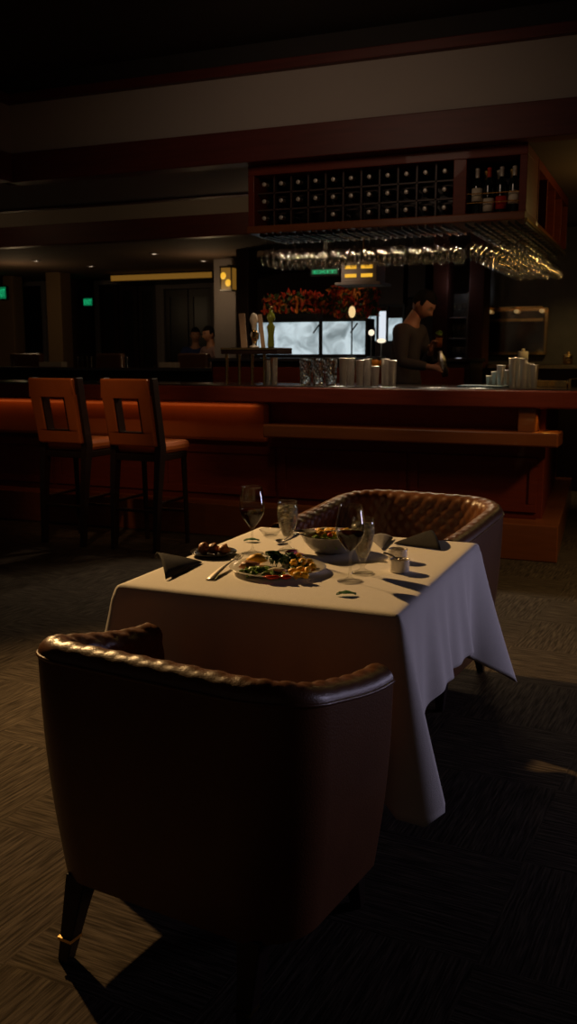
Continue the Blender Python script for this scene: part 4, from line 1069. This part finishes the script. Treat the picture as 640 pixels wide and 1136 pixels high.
# glasses
def stem_glass(name, lab, c, h, rmax, rrim, foot, stem, fill, liq, grp=None, ice=0, low=None):
    e = thing(name, lab, 'glass', (c.x, c.y, Z), 0, grp)
    prof = glass_profile(h, 0, rmax, rrim, foot, stem) if low is None else low
    MB().lathe(prof, 40).build('glass_bowl', M['glass'], e, smooth=True)
    # liquid follows the bowl's inside
    o = [p for p in prof if p[1] >= stem - .001]
    half = len(o) // 2
    outer = sorted(o[:half], key=lambda p: p[1])
    lp = [(0, stem + .003)]
    for r_, z in outer:
        if stem + .004 < z < fill and r_ > .004: lp.append((max(r_ - .0006, 0), z))
    # radius at the fill level
    for (r0, z0), (r1, z1) in zip(outer, outer[1:]):
        if z0 <= fill <= z1: lp.append((r0 + (r1 - r0) * (fill - z0) / (z1 - z0 + 1e-9) - .0006, fill))
    lp.append((0, fill))
    MB().lathe(lp, 40).build('wine' if liq == 'wine' else 'water', M[liq], e, smooth=True)
    if ice:
        for k in range(ice):
            a = k * 2.1; r_ = rrim * .42
            MB().box(-.012, .012, -.011, .011, -.011, .011, Euler((k, k * 1.7, k * .9)).to_matrix().to_4x4()).build('ice_cube', M['ice'], e, bevel=.003, loc=(r_ * math.cos(a), r_ * math.sin(a), fill - .012 - .020 * (k // 3)))
    return e
GW = 'red wine glasses on the table'
stem_glass('wine_glass', 'tall wine glass of red wine at the back left of the table', P(280, 614), .228, .0435, .034, .038, .088, .147, 'wine', GW)
stem_glass('wine_glass', 'tall wine glass of red wine at the front right near the ramekins', P(388, 645), .228, .0435, .034, .038, .088, .147, 'wine', GW)
def goblet_prof(h=.172):
    out = [(0, 0), (.034, .001), (.034, .004), (.018, .009), (.008, .016), (.0075, .024), (.013, .030), (.0075, .036), (.012, .045)]
    n = 9
    for i in range(1, n + 1):
        t = i / n; out.append((.012 + .0245 * math.sin(min(1, t / .75) * PI / 2) ** .9 - (.003 * (t - .75) / .25 if t > .75 else 0), .045 + (h - .045) * t))
    inn = [(max(r_ - .0018, 0), z) for r_, z in out[9:][::-1]]
    return out + [(out[-1][0] - .0009, h + .001)] + inn + [(0, .052)]
GP2 = goblet_prof()
def goblet(lab, c):
    e = thing('water_goblet', lab, 'glass', (c.x, c.y, Z), 0, 'iced water goblets on the table')
    MB().lathe(GP2, 40).build('glass_bowl', M['glass'], e, smooth=True)
    outer = GP2[9:18]; fill = .155
    lp = [(0, .050), (.011, .051)] + [(r_ - .0009, z) for r_, z in outer if .055 < z < fill] + [(.0335, fill), (0, fill)]
    MB().lathe(lp, 40).build('water', M['water'], e, smooth=True)
    for k in range(8):
        a = k * 2.4; r_ = .013
        MB().box(-.010, .010, -.009, .009, -.009, .009, Euler((k, k * 1.7, k * .9)).to_matrix().to_4x4()).build('ice_cube', M['ice'], e, bevel=.003, loc=(r_ * math.cos(a), r_ * math.sin(a), .150 - .019 * (k // 3)))
goblet('goblet of iced water beside the back left wine glass', P(319, 611))
goblet('goblet of iced water half hidden behind the right wine glass', P(402, 636))

# ramekins
def ramekin(lab, c, r_=.031, h=.040):
    e = thing('ramekin', lab, 'ramekin', (c.x, c.y, Z), 0, 'white sauce ramekins')
    MB().lathe([(0, .002), (r_ * .85, .002), (r_ * .88, 0), (r_ * .95, .001), (r_, .006), (r_, h - .004), (r_ + .001, h), (r_ - .003, h), (r_ - .004, h - .004), (r_ - .004, .008), (0, .007)], 40).build('cup', M['china'], e, smooth=True)
    MB().lathe([(0, .008), (r_ - .0042, .009), (r_ - .0042, h - .010), (0, h - .010)], 30).build('sauce', M['sauce'], e, smooth=True)
    return e
ramekin('white ramekin of brown sauce, the nearer of the two', P(443, 634))
ramekin('white ramekin of brown sauce, the one behind', P(441, 622))
c = P(443, 634)
spoon('tiny spoon standing in the nearer ramekin', (c.x - .052, c.y - .005, Z + .056), (c.x + .012, c.y, Z + .028), bowl=(.008, .010))

# leaves lying on the cloth
def leaf(lab, c, rz):
    mb = MB(); leafmb(mb, Vector((0, 0, .006)), .028, (0, 0, 0), .15, .55)
    tag(mb.build('green_leaf', M['leaf'], smooth=True, solid=.001, loc=(c.x, c.y, Z + .001), rot=(0, 0, rz)), lab, 'leaf')
leaf('green leaf lying on the cloth at the front by the right wine glass', P(384, 661), R(25)); leaf('green leaf lying on the cloth behind the left wine glass', P(279, 601), R(25))

# napkins: folded cloth wedges with stacked layers
def napkin(lab, pts, mat, layers=3, name='folded_napkin', h0=.05):
    """pts: tip (low) and two tail corners; the ridge rises toward the tail"""
    tip, ta, tb_ = [Vector(p) for p in pts]; cen = (tip + ta + tb_) / 3
    e = thing(name, lab, 'napkin', (cen.x, cen.y, Z))
    for L_ in range(layers):
        mb = MB(); k = 1 - .07 * L_; nrm = .006 + .0
        def f(i, j):
            u = i / 14; v = j / 14
            a = tip.lerp(ta, u * k); b = tip.lerp(tb_, u * k); p = a.lerp(b, v)
            hgt = (h0 * (1 - .28 * L_)) * u ** .8 * math.sin(PI * min(1, max(0, v))) ** .7 + .002 + .004 * (layers - 1 - L_) * 0
            hgt += .003 * noise.noise(Vector((u * 4, v * 4, L_ * 3.0))) * u
            return (p.x - cen.x, p.y - cen.y, hgt + .0015)
        mb.grid(f, 15, 15); mb.build('cloth_layer', mat, e, smooth=True, solid=.003)
    return e
napkin('dark folded napkin standing at the left front corner of the cloth', (P(224, 625), P(184, 644), P(171, 620)), M['napkin'], 3, h0=.042)
napkin('dark folded napkin lying at the right rear of the table', (P(437, 604), P(489, 611), P(475, 592)), M['napkin'], 2, h0=.030)
napkin('small crumpled grey napkin behind the right water goblet', (P(424, 611), P(410, 598), P(436, 598)), M['napkin_grey'], 2, h0=.016)
# glass dish behind the goblet at left
c = P(300, 594)
e = thing('glass_dish', 'small clear glass dish behind the left pair of glasses', 'dish', (c.x, c.y, Z))
MB().lathe([(0, .002), (.022, .002), (.024, 0), (.026, .001), (.040, .020), (.042, .022), (.039, .021), (.024, .006), (0, .005)], 36).build('dish_wall', M['glass'], e, smooth=True)

# ================================================================== PEOPLE
def skin_mesh(name, chains, mat, parent, sub=2, root=None, extra=None):
    """chains: list of [(point, radius)...]; equal points are welded"""
    vs = []; rs = []; es = []; key = {}
    for ch in chains:
        prev = None
        for p, r_ in ch:
            kk = tuple(round(c, 4) for c in p)
            if kk not in key: key[kk] = len(vs); vs.append(p); rs.append(r_)
            i = key[kk]
            if prev is not None and prev != i: es.append((prev, i))
            prev = i
    me = bpy.data.meshes.new(name); me.from_pydata(vs, es, [])
    o = bpy.data.objects.new(name, me); COL.objects.link(o)
    m = o.modifiers.new('skin', 'SKIN'); m.use_smooth_shade = True; m.branch_smoothing = .6
    for i, d in enumerate(me.skin_vertices[0].data):
        r_ = rs[i]; d.radius = r_ if isinstance(r_, tuple) else (r_, r_); d.use_root = (i == 0)
    s_ = o.modifiers.new('sub', 'SUBSURF'); s_.levels = sub; s_.render_levels = sub
    bpy.context.view_layer.update()
    dg = bpy.context.evaluated_depsgraph_get(); me2 = bpy.data.meshes.new_from_object(o.evaluated_get(dg))
    COL.objects.unlink(o); bpy.data.objects.remove(o)
    if extra:
        bm = bmesh.new(); bm.from_mesh(me2)
        for em_ in extra: bm.from_mesh(em_)
        bm.to_mesh(me2); bm.free()
    me2.materials.clear(); me2.materials.append(mat)
    for p in me2.polygons: p.use_smooth = True; p.material_index = 0
    r_ = bpy.data.objects.new(name, me2); COL.objects.link(r_); r_.parent = parent
    return r_
def head_mesh(mat, Mx, hair=False):
    """head faces +x, centre at eye height; face modelled by displacing a sphere"""
    mb = MB(); n, m = 48, 36
    vs = []
    def G(a, b, s_): return math.exp(-((a - b) / s_) ** 2)
    for j in range(m + 1):
        for k in range(n):
            th = PI * j / m; ph = 2 * PI * k / n
            d = Vector((math.sin(th) * math.cos(ph), math.sin(th) * math.sin(ph), math.cos(th)))
            x, y, z = d.x * .098, d.y * .077, d.z * .118
            if z < 0:
                t = -z / .118; y *= 1 - .30 * t ** 1.5; x = x * (1 - .16 * t) + (.018 * t if d.x > 0 else .02 * t)
            if d.x > 0:
                f = max(0, d.x) ** 2
                x += .026 * G(z, -.030, .016) * G(y, 0, .012) * f + .014 * G(z, -.008, .02) * G(y, 0, .009) * f   # nose
                x += .008 * G(z, .028, .011) * G(abs(y), .028, .025) * f      # brow
                x -= .011 * G(z, .004, .013) * G(abs(y), .030, .014) * f      # eye sockets
                x += .009 * G(z, -.060, .008) * G(y, 0, .02) * f + .007 * G(z, -.071, .007) * G(y, 0, .018) * f - .006 * G(z, -.0655, .004) * G(y, 0, .022) * f  # lips
                x += .012 * G(z, -.100, .016) * G(y, 0, .022) * f                # chin
            if hair:
                q = 1.075 + .03 * noise.noise(d * 5)
                # hairline: pull the cap inside where the face is
                face = (d.x > .28 and z < .058) or (z < -.035 and d.x > -.75) or (d.x > -.15 and z < .0) or z < -.075
                if face: q = .90
                x, y, z = x * q, y * q, z * q
            vs.append(Mx @ Vector((x, y, z)))
    fs = [(j * n + k, j * n + (k + 1) % n, (j + 1) * n + (k + 1) % n, (j + 1) * n + k) for j in range(m) for k in range(n)]
    mb.add(vs, fs)
    if not hair:
        for s_ in (-1, 1): mb.blob((0, 0, 0), (.016, .007, .030), 5, .1, 12, None); 
        # move the two ears
        nn = len(mb.v) - 2 * 12 * 9
        for q in range(2):
            s_ = -1 if q == 0 else 1
            for i in range(12 * 9):
                v = Vector(mb.v[nn + q * 108 + i]); mb.v[nn + q * 108 + i] = tuple(Mx @ (v + Vector((-.008, s_ * .078, -.012))))
    return mb
def hand_chains(wrist, direction, palm_n, side, curl=.6, r_=.0085):
    """five fingers from a palm; returns chains welded to the wrist point"""
    w_ = Vector(wrist); d = Vector(direction).normalized(); nn = Vector(palm_n).normalized(); s_ = d.cross(nn).normalized() * side
    out = []; pal = w_ + d * .045
    out.append([(tuple(w_), .024), (tuple(pal), (.030)), ])
    for k, (off, L) in enumerate(((.027, .068), (.009, .078), (-.009, .073), (-.026, .056))):
        b = w_ + d * .080 + s_ * off; pts = [(tuple(pal), .030), (tuple(b), r_ + .001)]
        p = b; dd = d.copy(); ang = 0
        for q in range(3):
            ang += curl * (.6 + .3 * q); dd = d * math.cos(ang) + nn * math.sin(ang); p = p + dd * L / 3; pts.append((tuple(p), r_ - .0008 * (q + 1)))
        out.append(pts)
    b = w_ + d * .030 + s_ * .030; t1 = b + (d * .6 + s_ * .7 + nn * .3).normalized() * .034; t2 = t1 + (d * .9 + s_ * .1 + nn * .5).normalized() * .028
    out.append([(tuple(pal), .030), (tuple(b), .013), (tuple(t1), .010), (tuple(t2), .008)])
    return out
def person(label, loc, rz, J, shirt, head_tilt, hair_mat=None, standing=True, scale=1.0):
    e = thing('person', label, 'person', loc, rz); e.scale = (scale,) * 3
    V = lambda k: J[k]
    rad = dict(pelvis=(.125, .15), waist=(.105, .13), chest=(.115, .155), neck0=.062, neck=.052, head=.055)
    torso = [(V('pelvis'), .10), (V('waist'), .09), (V('chest'), .10), (V('collar'), .085), (V('neck'), .054), (V('skull'), .06)]
    arms = []; shirt_arms = []
    for s_ in ('r', 'l'):
        sh, el, wr = V(s_ + '_sh'), V(s_ + '_el'), V(s_ + '_wr')
        cl_ = tuple((a + b) / 2 for a, b in zip(V('chest'), sh))
        m1 = tuple((a + b) / 2 for a, b in zip(sh, el)); m2 = tuple((a + b) / 2 for a, b in zip(el, wr))
        arms.append([(V('chest'), .10), (cl_, .080), (sh, .062), (m1, .048), (el, .039), (m2, .034), (wr, .024)])
        dirv = Vector(wr) - Vector(el)
        arms += hand_chains(wr, J.get(s_ + '_dir', dirv), J[s_ + '_n'], 1 if s_ == 'r' else -1, J.get(s_ + '_curl', .5))
        shirt_arms.append([(V('chest'), .155), (cl_, .12), (sh, .084), (m1, .068), (el, .051), (m2, .046), (tuple(Vector(wr).lerp(Vector(el), .12)), .036)])
    legs = []; pants = [[(V('pelvis'), .148), (tuple(Vector(V('pelvis')).lerp(Vector(V('waist')), .5)), .132)]]
    for s_ in ('r', 'l'):
        hp, kn, an, to = V(s_ + '_hip'), V(s_ + '_kn'), V(s_ + '_an'), V(s_ + '_toe')
        mid = tuple((Vector(hp) + Vector(kn)) / 2); calf = tuple(Vector(kn).lerp(Vector(an), .35))
        legs.append([(V('pelvis'), .10), (hp, .09), (mid, .075), (kn, .055), (calf, .052), (an, .035), (to, .030)])
        pants.append([(V('pelvis'), .148), (hp, .104), (mid, .088), (kn, .068), (calf, .066), (tuple(Vector(an) + Vector((0, 0, .03))), .052)])
    Mx = Matrix.Translation(V('headc')) @ Euler((0, head_tilt, 0)).to_matrix().to_4x4()
    hm = head_mesh(M['skin'], Mx).mesh('head', M['skin'])
    skin_mesh('body', [torso] + arms + legs, M['skin'], e, 2, extra=[hm])
    hr_ = head_mesh(M['hair'], Mx, True).build('hair', M['hair'], e, smooth=True)
    skin_mesh('shirt', [[(tuple(Vector(V('pelvis')) - Vector((0, 0, .04))), .16), (V('pelvis'), .155), (V('waist'), .145), (V('chest'), .155), (V('collar'), .092)]] + shirt_arms, shirt, e, 2)
    skin_mesh('trousers', pants, M['trousers'], e, 2)
    for s_ in ('r', 'l'):
        an, to = Vector(V(s_ + '_an')), Vector(V(s_ + '_toe'))
        mb = MB(); mid = (an + to) / 2
        skin_mesh('shoe', [[(tuple(an + Vector((-.03, 0, -.02))), .042), (tuple(mid + Vector((0, 0, -.005))), .042), (tuple(to + Vector((.02, 0, 0))), .036)]], M['black'], e, 1)
    for s_ in (-1, 1):
        MB().blob((0, 0, 0), (.010, .012, .009), 0, 0, 12, None).build('eye', M['eye'], e, smooth=True, loc=tuple(Mx @ Vector((.079, s_ * .030, .004))))
        b = [Mx @ Vector((.093 - .010 * abs(t), s_ * (.030 + .018 * t), .028 + .003 * (1 - abs(t)))) for t in (-1, -.4, .2, 1)]
        MB().tube(b, [.002, .004, .004, .002], 6).build('eyebrow', M['hair'], e)
    return e
J = dict(pelvis=(0, 0, .94), waist=(.01, 0, 1.10), chest=(.03, 0, 1.30), collar=(.05, 0, 1.43), neck=(.085, 0, 1.475), skull=(.12, 0, 1.53), headc=(.155, 0, 1.575),
         r_sh=(.04, -.185, 1.38), r_el=(.08, -.25, 1.10), r_wr=(.32, -.20, 1.065), r_n=(0, .8, -.4), r_curl=.62,
         l_sh=(.04, .185, 1.38), l_el=(.10, .23, 1.11), l_wr=(.20, .08, 1.19), l_dir=(.35, -.25, .75), l_n=(.75, -.45, -.2), l_curl=.75,
         r_hip=(0, -.09, .88), r_kn=(.02, -.10, .50), r_an=(0, -.10, .085), r_toe=(.14, -.11, .04),
         l_hip=(0, .09, .88), l_kn=(.02, .10, .50), l_an=(0, .10, .085), l_toe=(.14, .11, .04))
J = {k: (v if not isinstance(v, (int, float)) else v) for k, v in J.items()}
PBX, PBY = at(449, 400, y=8.0).x, 8.0
person('bartender in a charcoal shirt looking down at the drinks behind the bar', (PBX, PBY, .221), R(-8), J, M['shirt'], R(40), scale=1.04)
# drink with mint held in his far hand; shaker in his near hand
from_local = lambda x, y, z: Matrix.Translation((PBX, PBY, .221)) @ Matrix.Rotation(R(-8), 4, 'Z') @ Vector((x * 1.03, y * 1.03, z * 1.03))
q = from_local(.285, .045, 1.225)
e = thing('cocktail_glass', 'tumbler with a mint sprig held in the bartender hand', 'glass', tuple(q))
MB().lathe([(0, 0), (.028, 0), (.033, .11), (.031, .11), (.026, .006), (0, .006)], 20).build('glass_wall', M['glass'], e, smooth=True)
MB().lathe([(0, .008), (.0255, .008), (.030, .09), (0, .09)], 20).build('drink', M['petal_orange'], e, smooth=True)
mb = MB()
for k in range(9): leafmb(mb, Vector((random.uniform(-.018, .018), random.uniform(-.018, .018), .12 + random.random() * .03)), .022, (random.uniform(-1, 1), random.uniform(-1, 1), random.uniform(0, 6)))
mb.build('mint_sprig', M['lettuce'], e, smooth=True, solid=.001, merge=False)
q = from_local(.43, -.165, 1.0)
e = thing('cocktail_shaker', 'tilted steel cocktail shaker in the bartender right hand', 'shaker', tuple(q))
e.rotation_euler = (0, R(-14), 0)
MB().lathe([(0, 0), (.026, 0), (.034, .13), (.035, .135), (.033, .137), (0, .137)], 24).build('shaker_body', M['steel'], e, smooth=True)
MB().lathe([(.034, .137), (.032, .165), (.020, .19), (.018, .215), (0, .22)], 24).build('shaker_cap', M['steel'], e, smooth=True)

def seated(label, px, y, rz, shirt):
    Js = dict(pelvis=(0, 0, .55), waist=(.0, 0, .70), chest=(.02, 0, .90), collar=(.03, 0, 1.03), neck=(.04, 0, 1.09), skull=(.05, 0, 1.16), headc=(.065, 0, 1.20),
              r_sh=(.02, -.18, .98), r_el=(.08, -.23, .72), r_wr=(.30, -.15, .76), r_n=(0, 0, -1), l_sh=(.02, .18, .98), l_el=(.08, .23, .72), l_wr=(.30, .15, .76), l_n=(0, 0, -1),
              r_hip=(.03, -.09, .53), r_kn=(.42, -.11, .52), r_an=(.40, -.11, .085), r_toe=(.53, -.11, .04), l_hip=(.03, .09, .53), l_kn=(.42, .11, .52), l_an=(.40, .11, .085), l_toe=(.53, .11, .04))
    c = at(px, 395, y=y)
    zt = at(px, 355, y=y).z
    off = .55
    s_ = MB().lathe([(0, 0), (.2, 0), (.2, .02), (.03, .05), (.03, off + .34), (.18, off + .36), (.19, off + .41), (0, off + .42)], 20)
    t = thing('tall_stool', 'tall round stool under ' + label[7:30].strip(), 'stool', (c.x, y, 0)); s_.build('seat_and_post', M['wood_dark'], t, smooth=True)
    person(label, (c.x, y, off), rz, Js, shirt, R(10))
    return t
t1_ = seated('person in a navy shirt sitting beyond the far counter', 217, 13.5, R(-60), M['shirt_blue']); t1_['label'] = 'tall round stool under the person in navy'
t2_ = seated('person in a dusty pink top sitting beyond the far counter', 236, 12.9, R(-120), M['shirt_pink']); t2_['label'] = 'tall round stool under the person in pink'
